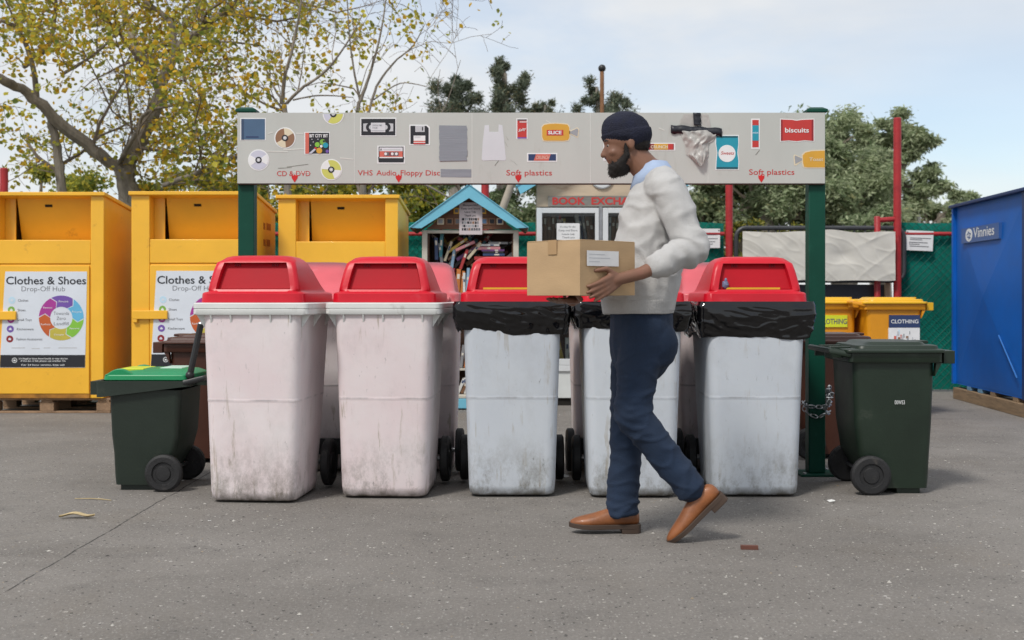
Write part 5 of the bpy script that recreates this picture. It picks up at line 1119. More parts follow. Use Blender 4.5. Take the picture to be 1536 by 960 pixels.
def s_(g):
    BP(g, [(614, 187), (641, 187), (645, 191), (645, 217.8), (614, 217.8)], h1, white_p); BP(g, [(615.7, 188.8), (639.5, 188.8), (643, 192.2), (643, 216), (615.7, 216)], h2, black_p, h1)
    BR(g, 623, 637, 188.8, 198, h3, lgrey_p, h2); BR(g, 633, 634.7, 190.5, 196, h4, black_p, h3); BR(g, 620.5, 638, 203.5, 216, h3, white_p, h2); BR(g, 620.5, 638, 211.2, 213, h4, salmon_p, h3); BR(g, 620.5, 638, 214.3, 216.4, h4, red_p, h3); BR(g, 622, 631, 205, 206, h4, lgrey_p, h3)
sticker('black floppy disc sticker', s_)
def s_(g):
    BR(g, 566, 607.5, 218.5, 245.5, h1, white_p); BP(g, [(568, 220), (605.3, 220), (605.3, 235), (606.3, 236.5), (605.5, 243.6), (568, 243.6), (567.2, 236.5), (568, 235)], h2, black_p, h1); BR(g, 569.3, 604, 221.3, 226.8, h3, pm('label_print', (1, 1, 1)), h2); BR(g, 569.3, 604, 227, 235.4, h3, salmon_p, h2); BR(g, 569.3, 604, 235.5, 237.2, h3, white_p, h2)
    BR(g, 576.5, 598, 228.2, 233.8, h4, ink_p, h3); BR(g, 584, 591, 228.8, 233.2, h4 + .0002, dred_p, h3)
    for a in (578.6, 588.5, 594.6): BD(g, a, 230.9, 2.1, h4 + .0006, white_p, h3)
    BT(g, 'A', 570.3, 573, 225.8, 3.2, h4, black_p, .03); BR(g, 575, 601, 224, 224.8, h4, lgrey_p, h3)
sticker('red and black audio cassette sticker', s_)
tape_g = pm('grey_duct_tape', (.235, .25, .28), .45, .10, 14, .15, 30, stretch=(.3, 1, 8))
def s_(g):
    rs = np.random.default_rng(2)
    for i in range(8): BP(g, [(659 + rs.uniform(-.8, .8), 188 + i * 6.6), (700 + rs.uniform(-1, 1.2), 188.5 + i * 6.5), (701 + rs.uniform(-.8, .8), 195.4 + i * 6.5), (659 + rs.uniform(-.6, .6), 195.6 + i * 6.6)], h1 + i * .0004, tape_g)
sticker('patch of overlapping grey duct tape strips', s_)
def s_(g): BP(g, [(661, 253.5), (707, 254), (707, 266), (661, 265.5)], h1, tape_g)
sticker('single strip of grey duct tape', s_)
arrow_m = pm('bright_red_print', (.58, .01, .01), .5)
for words, ar in (((('CD & DVD', 415.5, 465.5, 264, 7.6),), 442), ((('VHS', 536.5, 559, 263, 7.8), ('Audio', 564.5, 594.5, 263, 7.8), ('Floppy Disc', 601, 660, 263, 7.8)), 598), ((('Soft plastics', 759.5, 828, 263, 8.2),), 777.5), ((('Soft plastics', 1123.5, 1191.5, 262, 8.2),), 1142)):
    g = MB()
    for t_, a, b, y, c in words: BT(g, t_, a, b, y, c, .0012, red_p, .004)
    a = ar; BP(g, [(a - 4.6, 262.4), (a - 2.6, 263.6), (a - 1.3, 263), (a, 261.2), (a + 1.3, 263), (a + 2.6, 263.6), (a + 4.6, 262.4), (a + 4.4, 267), (a + 1.2, 272), (a, 273.8), (a - 1.2, 272), (a - 4.4, 267)], .0016, arrow_m)
    lt = g.build('lettering', board, (0, 0, 0), loc=-SL); lt['label'] = 'red words ' + ' '.join(q[0] for q in words) + ' with arrow'
def s_(g):
    BP(g, [(727, 188), (733.5, 187.5), (734, 197.5), (741, 198), (747.5, 197.5), (748, 186.8), (753.5, 188), (755.5, 204), (759, 239), (757, 241), (741, 240.3), (725, 241), (722.5, 239), (724, 214)], h1, pm('white_vest_bag_print', (.60, .61, .64), .5, .04))
sticker('white vest shaped shopping bag sticker', s_)
def s_(g):
    BR(g, 774.5, 791.5, 177.5, 209, h1, white_p); BR(g, 776, 790, 179, 207.8, h2, red_p, h1); BR(g, 776, 790, 179, 181, h3, ink_p, h2); BR(g, 776, 790, 206, 207.8, h3, purple_p, h2); BR(g, 779.5, 791, 182.4, 183.7, h3, white_p, h2); BT(g, 'Salty', 777.3, 788.5, 198, 4.4, h4, white_p, .012, .3, .28)
sticker('red snack packet sticker', s_)
def s_(g):
    body = [(813, 191), (816.5, 187.3), (824, 186), (833, 185.5), (842, 186), (851, 187), (853.7, 191), (854, 196), (854, 206), (852, 210), (846, 211), (820, 211), (815.5, 210.5), (813.5, 206)]
    c = (833, 198); BP(g, [(c[0] + (a - c[0]) * 1.06, c[1] + (b - c[1]) * 1.12) for a, b in body], h1, cream_p); BP(g, body, h2, yel_p, h1); BR(g, 820, 845, 195, 203.3, h3, red_p, h2); BT(g, 'SLICE', 822.5, 842, 201.3, 4.8, h4, white_p, .04)
    BP(g, [(853.5, 197), (866, 191), (869, 194), (867, 207), (865, 206), (854, 200.5)], h1, cream_p); BP(g, [(855, 197.8), (865.5, 192.5), (867.5, 195), (866, 205), (855, 199.7)], h2, grey_p, h1)
sticker('orange sliced bread bag sticker', s_)
def s_(g):
    BR(g, 790.5, 836, 229.5, 242.8, h1, white_p); BR(g, 792.5, 834, 231.2, 241, h2, navy_p, h1); BP(g, [(800.5, 241), (823, 241), (826, 231.2), (804, 231.2)], h3, salmon_p, h2); BT(g, 'CRUNCH', 803.5, 823.5, 238.6, 5, h4, pm('pink_print', (.66, .36, .30), .5), .04, .2)
sticker('navy snack bar sticker with salmon band', s_)
def s_(g):
    BR(g, 905, 948, 184, 241, h1, white_p); BR(g, 907, 946, 187, 239, h2, navy_p, h1); BR(g, 907, 946, 206, 228, h3, red_p, h2)
sticker('navy and red packet sticker behind the walking man', s_)
def s_(g):
    BR(g, 955, 1013, 214.3, 226, h1, white_p); BR(g, 957, 1010.7, 215.8, 224.5, h2, dred_p, h1); BR(g, 981, 1002, 215.8, 224.5, h3, yel_p, h2); BR(g, 1002, 1009.5, 215.8, 224.5, h3, red_p, h2); BT(g, 'CRUNCH', 976, 1001.5, 222.6, 4.4, h4, cream_p, .04)
sticker('dark red and gold snack bar sticker', s_)
def s_(g):
    o = [(1073, 202.5), (1108.2, 202.5), (1108.6, 215), (1107, 229), (1108.8, 243), (1108.2, 255), (1073, 255), (1073.6, 243), (1075, 229), (1072.8, 215)]; c = (1090.6, 229)
    BP(g, o, h1, white_p); BP(g, [(c[0] + (a - c[0]) * .93, c[1] + (b - c[1]) * .945) for a, b in o], h2, cyan_p, h1); BR(g, 1074.6, 1106.8, 204, 206.5, h3, dcyan_p, h2); BR(g, 1074.6, 1106.8, 250.5, 253.5, h3, dcyan_p, h2); BD(g, 1090.4, 230.3, 12.8, h3, white_p, h2); BT(g, 'Sweets', 1081, 1100.5, 232, 5, h4, red_p, .006, .25)
sticker('teal sweets packet sticker with white circle', s_)
def s_(g):
    BR(g, 1126.7, 1139.7, 178, 223.3, h1, white_p); BR(g, 1128.4, 1138, 180, 221, h2, red_p, h1); BR(g, 1128.4, 1138, 188, 211, h3, cyan_p, h2); BT(g, 'mint', 1129, 1137.4, 200.5, 3, h4, pblue_p, .02)
sticker('narrow red and teal wrapper sticker', s_)
def s_(g):
    o = [(1170, 178), (1187, 178.7), (1195, 180), (1203, 178.7), (1221.5, 178), (1221.5, 212.7), (1208, 211.5), (1195, 213), (1183, 211.8), (1170, 212.7)]; c = (1195.5, 195)
    BP(g, o, h1, white_p); BP(g, [(c[0] + (a - c[0]) * .955, c[1] + (b - c[1]) * .93) for a, b in o], h2, red_p, h1); BR(g, 1171.2, 1173.6, 179.4, 211.2, h3, dred_p, h2); BR(g, 1217.4, 1219.8, 179.4, 211.2, h3, dred_p, h2); BT(g, 'biscuits', 1177.5, 1213, 198.7, 7, h4, white_p, .02)
sticker('red biscuits packet sticker', s_)
def s_(g):
    o = [(1204, 233), (1208, 229), (1217, 226.8), (1237, 226), (1237, 251), (1211, 251), (1206, 250), (1204.5, 244)]
    BP(g, [(1202.6, 232), (1207, 227.5), (1217, 225), (1237.2, 224.5), (1237.2, 252.5), (1210, 252.5), (1204.5, 251.2), (1202.8, 245)], h1, cream_p); BP(g, o, h2, yel_p, h1); BT(g, 'Toast', 1213.5, 1234.5, 241.5, 5.2, h3, cream_p, .012, .1)
    BP(g, [(1204, 237), (1192, 231.5), (1190, 234), (1191.5, 248.5), (1195, 248), (1204, 241)], h1 * .9, cream_p); BP(g, [(1203, 237.7), (1193, 233.3), (1191.8, 235), (1193, 246), (1203, 240.4)], h2, grey_p, h1 * .9)
sticker('orange toast bag sticker at the board end', s_)
# peeled glue marks and scuffs
g = MB(); scu = pm('torn_paper_residue', (.60, .60, .56), .8, .08); mk = pm('pencil_scuff', (.20, .20, .17), .8, .3, 30)
for a, b, c, d in ((402, 199.5, 410, 197.5), (444, 199, 455, 200), (400, 226, 432, 227), (425, 224, 460, 222), (440, 257, 466, 258.5), (510, 236, 530, 238), (819, 180, 826, 184), (988, 191, 997, 195)): BP(g, [(a, b), (c, d), (c, d + 1.6), (a, b + 1.8)], .0011, scu)
for a, b, c, d in ((759, 204, 762, 210), (757, 212, 761, 220), (742, 248, 748, 240), (765, 238, 768, 242), (770, 242, 775, 247), (1133, 232, 1139, 225), (417, 252, 437, 251), (430, 250, 462, 246)): BP(g, [(a, b), (c, d), (c + .7, d + .6), (a + .6, b + .8)], .0011, mk)
g.build('scuff_mark', board, (0, 0, 0), loc=-SL)
# clear bag taped over the board
film = pm('cloudy_polythene', (.60, .58, .55), .3, .12, 12, .3, 40, transl=.35); tape_b = pm('black_gaffer_tape', (.012, .013, .02), .4, .2, 20, .2, 60)
tb_ = empty('taped_bag', 'crumpled clear plastic bag fixed to the sign board with a cross of black tape', 'plastic bag', (X(1043, SY), SY, Z(200, SY))); TL = tb_.location
g = MB(); nu, nv = 40, 44; vs_ = []
for j in range(nv + 1):
    v = j / nv; py = 171 + (247 - 171) * v
    wl = np.interp(v, [0, .25, .4, .6, .8, 1], [1026, 1016, 1021, 1027, 1029, 1047]); wr = np.interp(v, [0, .25, .42, .55, .62, .85, 1], [1062, 1066, 1074, 1070, 1061, 1063, 1056])
    for i in range(nu + 1):
        u = i / nu; q = bq(wl + (wr - wl) * u, py + 3 * math.sin(u * 5) * v); edge = min(u, 1 - u) * 4
        dpt = .004 + .028 * min(1, edge) * (0.3 + v) * .8 + .016 * mnoise.noise(Vector((u * 4, v * 5, 3))) + .012 * mnoise.noise(Vector((u * 9 + v * 6, v * 9, 8))); dpt = max(.0042, dpt) * (.12 if v < .33 else 1)
        vs_.append((q[0], SY - max(dpt, .0042), q[1]))
g.add(vs_, [(j * (nu + 1) + i, j * (nu + 1) + i + 1, (j + 1) * (nu + 1) + i + 1, (j + 1) * (nu + 1) + i) for j in range(nv) for i in range(nu)], film)
g.build('film', tb_, TL, ang=60)
def strip(nm, pts, off):
    g = MB(); n = len(pts) - 1; vs_ = []
    for (a, b, c) in pts: vs_ += [(*((lambda q: (q[0], SY - off - .003 * abs(mnoise.noise(Vector((a * .2, b * .2, 0)))), q[1]))(bq(a, b))),), (*((lambda q: (q[0], SY - off, q[1]))(bq(a + c[0], b + c[1]))),)]
    g.add(vs_, [(2 * i, 2 * i + 1, 2 * i + 3, 2 * i + 2) for i in range(n)], tape_b); o = g.build(nm, tb_, TL); s = o.modifiers.new('thickness', 'SOLIDIFY'); s.thickness = .001; return o
strip('tape', [(1006 + i * 5.1, 187.5 + .35 * i + .8 * math.sin(i * 1.3), (.2 * math.sin(i), 12.3 + 1.0 * math.sin(i * 2.1))) for i in range(16)], .0085)
strip('tape', [(1039 + .15 * i, 169.4 + i * 2.4, (11.2 + .8 * math.sin(i * 1.7), .2)) for i in range(9)], .0115)

# chain round the right post
ch = empty('chain', 'galvanised chain looped round the right sign post', 'chain', (X(1225, SY), SY, .45)); g = MB()
def link(p, d, roll):
    d = d.normalized(); a = d.orthogonal().normalized(); b = d.cross(a); a, b = a * math.cos(roll) + b * math.sin(roll), b * math.cos(roll) - a * math.sin(roll)
    n = 12; g.tube([p + d * (.022 * math.cos(2 * math.pi * i / n)) + a * (.012 * math.sin(2 * math.pi * i / n)) for i in range(n + 1)], .0042, steel, 6, False)
def chain_path(pts):
    tot = 0; k = 0
    for i in range(len(pts) - 1):
        v = pts[i + 1] - pts[i]; m_ = max(1, int(v.length / .031))
        for j in range(m_): link(pts[i] + v * ((j + .5) / m_), v, k * 1.57); k += 1
fy = SY + .012
chain_path([P(1246, 604, SY + .2), P(1240, 609, fy + .02), P(1225, 611, fy), P(1209, 609, fy + .0), P(1205, 605, SY + .10), P(1206, 603, SY + .2)])
chain_path([P(1244, 618, SY + .2), P(1239, 620, fy + .02), P(1228, 626, fy), P(1214, 622, fy), P(1205, 611, SY + .08)])
rs = np.random.default_rng(4)
for k in range(14): link(P(1240 + rs.uniform(-2, 5), 584 + rs.uniform(-3, 20), SY + .05 + rs.uniform(0, .06)), Vector(rs.normal(size=3)), rs.uniform(0, 6))
g.build('links', ch, ch.location)
g = MB(); M = Matrix.Rotation(R(28), 4, 'Y'); c = P(1241, 606, SY + .03); g.box(-.010, .012, -.006, .006, -.04, .03, steel, Matrix.Translation(c) @ M); g.build('padlock', ch, ch.location, .003)

# ------------------------------------------------------------------ walking man with box
def tapered(mb, a, b, ra, rb, flat_ends=False, n=18, sq=None):
    """rounded limb segment; sq = (axis vector, factor) squashes the section along an axis"""
    a, b = Vector(a), Vector(b); d = (b - a).normalized(); u = d.orthogonal().normalized(); v = d.cross(u); rings = []
    prof = []
    if flat_ends: prof = [(0, ra), (1, rb)]
    else:
        L_ = (b - a).length
        for i in range(1, 6): t = R(90 * i / 6); prof.append((-ra * math.cos(t) / L_, ra * math.sin(t)))
        prof += [(0, ra), (.33, ra + (rb - ra) * .33), (.66, ra + (rb - ra) * .66), (1, rb)]
        for i in range(5, 0, -1): t = R(90 * i / 6); prof.append((1 + rb * math.cos(t) / L_, rb * math.sin(t)))
    for t, r_ in prof:
        c = a.lerp(b, 0) + (b - a) * t; ring_ = []
        for j in range(n):
            q = (u * math.cos(2 * math.pi * j / n) + v * math.sin(2 * math.pi * j / n)) * r_
            if sq: q = q - sq[0] * q.dot(sq[0]) * (1 - sq[1])
            ring_.append(c + q)
        rings.append(ring_)
    mb.loft(rings, None if False else dummy)
dummy = pm('skin', (.20, .095, .058), .5, .12, 8, .05, 90, dirt=((.28, .11, .08), .06, 6)); skin = dummy
def ell(mb, c, r, M=None, n=12): mb.ball(c, r, dummy, n, M)
def fuse(mb, name, parent, org, voxel, mat, smooth=4, folds=None, ang=180):
    """union of overlapping forms into one continuous skin"""
    me = mb.mesh('tmp', org); ob = bpy.data.objects.new('tmp', me); COL.objects.link(ob)
    m_ = ob.modifiers.new('r', 'REMESH'); m_.mode = 'VOXEL'; m_.voxel_size = voxel; m_.adaptivity = 0
    s = ob.modifiers.new('s', 'SMOOTH'); s.factor = .5; s.iterations = smooth
    dg = bpy.context.evaluated_depsgraph_get(); dg.update(); out = bpy.data.meshes.new_from_object(ob.evaluated_get(dg), depsgraph=dg); bpy.data.objects.remove(ob); bpy.data.meshes.remove(me)
    out.name = name; out.materials.clear(); out.materials.append(mat)
    if folds:
        n = len(out.vertices); co = np.empty(n * 3); no = np.empty(n * 3); out.vertices.foreach_get('co', co); out.vertices.foreach_get('normal', no); co = co.reshape(-1, 3); no = no.reshape(-1, 3)
        for i in range(n):
            w_ = Vector(co[i]) + Vector(org); co[i] += no[i] * folds(w_, Vector(no[i]))
        out.vertices.foreach_set('co', co.ravel())
    out.polygons.foreach_set('use_smooth', [True] * len(out.polygons)); out.update()
    o = bpy.data.objects.new(name, out); COL.objects.link(o); o.parent = parent; return o
man = empty('person', 'man in navy cap and pale grey jumper walking left carrying a cardboard box', 'person', (P(935, 800, 5.38).x, 5.34, 0)); ML = man.location
YB, YN, YF = 5.32, 5.16, 5.48
hipR, kneR, ankR = P(956, 492, 5.40), P(941, 636, 5.40), P(934, 768, 5.40)
hipL, kneL, ankL = P(966, 492, 5.24), P(948, 622, 5.20), P(1040, 735, 5.20)
shL, elL, wrL = P(1003, 282, 5.13), P(1040, 374, 5.06), P(962, 410, 4.955)
shR, elR, wrR = P(990, 282, 5.50), P(985, 372, 5.56), P(878, 408, 5.36)
pel, wai, che, nek = P(962, 490, YB), P(962, 430, YB), P(985, 325, YB), P(978, 262, YB)
hd = P(940, 216, YB); HT = Matrix.Rotation(R(-10), 4, 'Y')   # head bowed a little, facing -X
def hp(f, s, u): return hd + HT @ Vector((-f, s, u))        # forward, to his right (+Y), up
SQ = (Vector((0, 1, 0)), .78)
def hand(mb, wrist, palm, dirf, nrm, thumb_side, curl, spread=.017, sc=1.0, start=.0):
    """palm slab, four unequal fingers bending about the palm normal, thumb from the side near the wrist"""
    d = dirf.normalized(); nr = (nrm - d * nrm.dot(d)).normalized(); s = d.cross(nr).normalized() * thumb_side
    pc = Vector(palm)
    for k in (-1.5, -.5, .5, 1.5): tapered(mb, pc - d * .038 + s * k * .013, pc + d * .040 + s * k * spread * 1.05, .0145, .0125)
    tapered(mb, wrist, pc - d * .03, .026, .024)
    for k, ln in ((1.5, .070), (.5, .080), (-.5, .075), (-1.5, .060)):
        p = pc + d * .040 + s * k * spread * 1.05; dd = (d + s * k * .06).normalized(); ang = start
        for j, fr_ in enumerate((.42, .32, .26)):
            ang += curl[j]; q = (dd * math.cos(ang) - nr * math.sin(ang)); p2 = p + q * ln * fr_ * sc; tapered(mb, p, p2, .0098 - .0011 * j, .0090 - .0011 * j); p = p2
    p = pc - d * .030 + s * .026; t1 = (d * .55 + s * .8 - nr * .15).normalized(); p2 = p + t1 * .040; tapered(mb, p, p2, .0135, .0112); t2 = (d * .9 + s * .25 - nr * .25).normalized(); p3 = p2 + t2 * .030; tapered(mb, p2, p3, .0108, .0095); tapered(mb, p3, p3 + (t2 - nr * .2) * .022, .0095, .0075)
# box geometry first: the hands are placed on it
bxA = Vector((X(870, 4.80), 4.80, 0)); e1 = Vector((.74, .673, 0)); e2 = Vector((-.673, .74, 0)); bL, bW = .315, .30; bz0_, bz1_ = Z(443, 4.80), Z(359, 4.80)
mb = MB(); dummy = skin
ell(mb, hp(.0, 0, .028), (.098, .077, .098)); ell(mb, hp(.035, 0, -.018), (.066, .062, .088)); ell(mb, hp(.040, 0, -.075), (.050, .052, .040)); ell(mb, hp(.066, 0, -.090), (.022, .024, .020))
ell(mb, hp(.076, 0, .020), (.020, .050, .014))                      # brow
for sy in (-1, 1):
    ell(mb, hp(.062, sy * .036, -.030), (.026, .024, .020)); ell(mb, hp(-.012, sy * .076, -.008), (.016, .007, .027)); tapered(mb, hp(.02, sy * .044, -.075), hp(-.02, sy * .045, -.045), .014, .014)
tapered(mb, hp(.082, 0, .010), hp(.108, 0, -.030), .009, .0125); ell(mb, hp(.098, .010, -.034), (.010, .009, .008)); ell(mb, hp(.098, -.010, -.034), (.010, .009, .008))
tapered(mb, hp(.080, -.022, -.062), hp(.080, .022, -.062), .0085, .0085); tapered(mb, hp(.078, -.018, -.074), hp(.078, .018, -.074), .0085, .0085)
tapered(mb, hp(-.020, 0, -.05), nek + Vector((.012, 0, -.02)), .058, .064)
tapered(mb, che + Vector((0, 0, .06)), wai, .115, .105); tapered(mb, wai, pel, .105, .115); tapered(mb, shL + Vector((0, .03, 0)), shR - Vector((0, .03, 0)), .055, .055); tapered(mb, nek, che, .07, .11)
for h_, k_, a_ in ((hipR, kneR, ankR), (hipL, kneL, ankL)): tapered(mb, h_, k_, .078, .050); tapered(mb, k_, a_, .050, .036)
for s__, e_, w__ in ((shL, elL, wrL), (shR, elR, wrR)): tapered(mb, s__, e_, .048, .040); tapered(mb, e_, w__, .040, .0265)
# near hand: flat on the long side of the box, finger ends wrapped under its lower edge
n_out = Vector((e1.y, -e1.x, 0)); pal = bxA + e1 * .150 + n_out * .021 + Vector((0, 0, bz0_ + .048))
hand(mb, wrL, pal, (-e1 * .92 + Vector((0, 0, -.42))), n_out, 1, (.12, .16, .20), .0175)
# far hand: under the box
palR = bxA + e1 * .17 + e2 * .235 + Vector((0, 0, bz0_ - .022)); hand(mb, wrR, palR, (-e1 * .2 - e2 * .5 + Vector((-.6, 0, 0))), Vector((0, 0, -1)), 1, (.05, .1, .1), .0175)
fuse(mb, 'body', man, ML, .0048, skin, 4)
for sy in (-1, 1):
    g = MB(); g.ball(hp(.0775, sy * .031, .003), .0098, pm('eye_white', (.32, .28, .25), .3)); g.ball(hp(.0835, sy * .0325, .002), .0056, pm('dark_iris', (.03, .015, .01), .2), 6); g.build('eye', man, ML)
# beard and cropped hair
hair = pm('black_hair', (.012, .009, .008), .75, .3, 60, .7, 220)
mb = MB(); ell(mb, hp(.047, 0, -.092), (.050, .056, .040)); ell(mb, hp(.074, 0, -.108), (.026, .034, .028))
for sy in (-1, 1): tapered(mb, hp(.050, sy * .046, -.088), hp(.014, sy * .060, -.052), .022, .015); tapered(mb, hp(.014, sy * .061, -.05), hp(.012, sy * .0655, -.005), .013, .0085); tapered(mb, hp(.086, sy * .006, -.0535), hp(.078, sy * .030, -.060), .0062, .006); tapered(mb, hp(.078, sy * .030, -.06), hp(.062, sy * .038, -.09), .007, .012)
ell(mb, hp(-.040, 0, -.006), (.061, .072, .052))
ho = fuse(mb, 'hair', man, ML, .004, hair, 2, lambda w_, n_: -.001 + .0022 * mnoise.noise(w_ * 160))
hv = np.array([tuple(v.co + v.normal * .0008) for v in ho.data.vertices]); hv = hv[np.random.default_rng(2).permutation(len(hv))[:5200]]
so_ = bpy.data.objects.new('beard_strands', leaf_cloud(hv, .0085, .16, [hair, pm('brown_black_hair', (.03, .02, .014), .7, .3, 60)], [.7, .3], .5, 3)); so_.data.name = 'beard_strands'; COL.objects.link(so_); so_.parent = ho
for sy in (-1, 1): g = MB(); g.tube([hp(.092, sy * .014, .022), hp(.091, sy * .030, .027), hp(.080, sy * .048, .022)], [.003, .004, .002], hair, 6); g.build('eyebrow', man, ML)
# knitted navy cap
cap_m = pm('navy_knit', (.008, .010, .026), .9, .25, 30, .6, 160)
mb = MB(); ell(mb, hp(-.004, 0, .056), (.1035, .085, .085)); ell(mb, hp(-.026, 0, .036), (.084, .084, .078)); ell(mb, hp(-.004, 0, .030), (.1015, .0855, .020))
mb2 = MB()
fuse(mb, 'cap', man, ML, .005, cap_m, 3, lambda w_, n_: .0013 * math.sin(math.atan2(w_.y - hd.y, w_.x - hd.x) * 58) * (1 - max(0, n_.z) ** 3) + .004 * mnoise.noise(w_ * 20) + (.0045 if (HT.inverted() @ (w_ - hd)).z < .052 else 0))
# jumper
knit = pm('pale_grey_knit', (.46, .453, .445), .95, .08, 14, .45, 240)
def fold_j(w_, n_):
    q = w_ * 6.5; v = .009 * max(0, 1 - 3.0 * abs(mnoise.noise(Vector((w_.x * 4 + w_.z * 3, w_.y * 4, w_.z * 7 - w_.x * 5))))) + .006 * max(0, 1 - 3.0 * abs(mnoise.noise(Vector((w_.x * 9 - w_.z * 6, w_.y * 7, w_.z * 12 + w_.x * 7))))) + .010 * mnoise.noise(Vector((q.x * .9 + q.z * .7, q.y, q.z * 1.0 - q.x * .8))) + .003 * mnoise.noise(w_ * 15)
    # pulled wrinkles on the bent sleeves
    for c, ax, k in ((elL, (wrL - elL).normalized(), .007),):
        dd = (w_ - c).length
        if dd < .24: v += .7 * k * math.sin((w_ - c).dot(ax) * 120 + 5 * mnoise.noise(w_ * 8)) * (1 - dd / .24)
    return v * min(1, max(.12, (w_.z - hem.z) / .16))
mb = MB(); hem = P(958, 463, YB)
XS = (Vector((1, 0, 0)), .80)
tapered(mb, P(982, 322, YB), P(968, 400, YB), .172, .182, sq=XS); tapered(mb, P(968, 400, YB), hem + Vector((0, 0, .06)), .188, .203, True, sq=XS); tapered(mb, hem + Vector((0, 0, .09)), hem + Vector((0, 0, -.012)), .202, .192, True, sq=XS)
tapered(mb, nek + Vector((.014, 0, -.045)), che, .074, .145); tapered(mb, shL + Vector((-.01, .06, .0)), shR + Vector((-.01, -.06, 0)), .082, .082)
cuffL = elL.lerp(wrL, .72); cuffR = elR.lerp(wrR, .72)
tapered(mb, shL + Vector((0, .01, -.01)), elL, .074, .058); tapered(mb, elL, cuffL, .057, .048); tapered(mb, elL.lerp(wrL, .60), cuffL, .050, .047)
tapered(mb, shR + Vector((0, -.01, -.01)), elR, .083, .070); tapered(mb, elR, cuffR, .068, .052)
ell(mb, P(1012, 325, YB), (.07, .17, .15))
jum = fuse(mb, 'jumper', man, ML, .0075, knit, 3, fold_j)
mb = MB(); dummy = knit; tapered(mb, elL.lerp(wrL, .66), elL.lerp(wrL, .77), .0505, .0485, True, 24); ck = fuse(mb, 'cuff', man, ML, .005, knit, 2, lambda w_, n_: .003 * mnoise.noise(w_ * 40))
mb = MB(); tapered(mb, hem + Vector((0, 0, .040)), hem + Vector((0, 0, -.024)), .203, .190, True, 40, sq=XS); hb = fuse(mb, 'hem_band', man, ML, .005, knit, 3, lambda w_, n_: .0016 * math.sin(math.atan2(w_.y - hem.y, w_.x - hem.x) * 110) + .012 * mnoise.noise(Vector((w_.x * 7, w_.y * 7, 2))) - .004)
# shirt collar
shirt = pm('pale_blue_shirt', (.36, .45, .62), .8, .06, 20, .15, 120)
g = MB(); rows_ = []
cdir = (hp(0, 0, -.06) - nek).normalized()
for (hgt, rad_, dn) in ((-.065, .086, .0), (.0, .076, .0), (.040, .068, 0), (.044, .070, 0), (.022, .082, 1), (-.022, .101, 1)):
    ring_ = []
    for j in range(36):
        a = 2 * math.pi * j / 36; front = max(0, math.cos(a)); o_ = Vector((-math.cos(a) * rad_, math.sin(a) * rad_ * .95, 0)); ring_.append(nek + Vector((.002, 0, .012)) + o_ + Vector((-.030 * hgt * 10 * .5, 0, hgt - front * .036 * (1.0 if not dn else 1.5))))
    rows_.append(ring_)
g.loft(rows_, shirt, False, False); co_ = g.build('shirt_collar', man, ML, ang=70); s = co_.modifiers.new('thickness', 'SOLIDIFY'); s.thickness = .003
# trousers
den = pm('navy_chino', (.008, .021, .050), .85, .14, 7, .3, 200)
def fold_t(w_, n_):
    v = .005 * mnoise.noise(w_ * 8)
    v += .0075 * max(0, 1 - 3.2 * abs(mnoise.noise(Vector((w_.x * 5 + w_.z * 3.5, w_.y * 4, w_.z * 8 - w_.x * 6))))) ** 1.5 + .005 * max(0, 1 - 3.2 * abs(mnoise.noise(Vector((w_.x * 9 - w_.z * 8, w_.y * 7, w_.z * 16 + 3))))) ** 1.5
    for c, k, r_ in ((kneR, .006, .16), (kneL, .008, .16), (ankR + Vector((0, 0, .03)), .008, .14), (hipL, .004, .2)):
        dd = (w_ - c).length
        if dd < r_: v += .3 * k * math.sin(w_.z * 120 + w_.x * 50 + 14 * mnoise.noise(w_ * 5)) * (1 - dd / r_)
    return v * min(1, max(.1, (pel.z - .02 - w_.z) / .15))
mb = MB(); dummy = den
tapered(mb, pel + Vector((0, 0, .05)), pel + Vector((0, 0, -.07)), .168, .172, sq=(Vector((1, 0, 0)), .8))
ell(mb, pel + Vector((.035, -.075, -.07)), (.112, .095, .12)); ell(mb, pel + Vector((.035, .075, -.07)), (.112, .095, .12))
thR = hipR.lerp(kneR, .45)
tapered(mb, hipR, kneR, .105, .070); tapered(mb, kneR, ankR + Vector((0, 0, .03)), .071, .063); tapered(mb, ankR + Vector((0, 0, .09)), ankR + Vector((0, 0, -.012)), .063, .068, True)
dL = (ankL - kneL).normalized(); tapered(mb, hipL, kneL, .105, .072); tapered(mb, kneL, ankL - dL * .02, .073, .061); tapered(mb, ankL - dL * .09, ankL - dL * .002, .062, .066, True)
fuse(mb, 'trousers', man, ML, .0075, den, 3, fold_t)
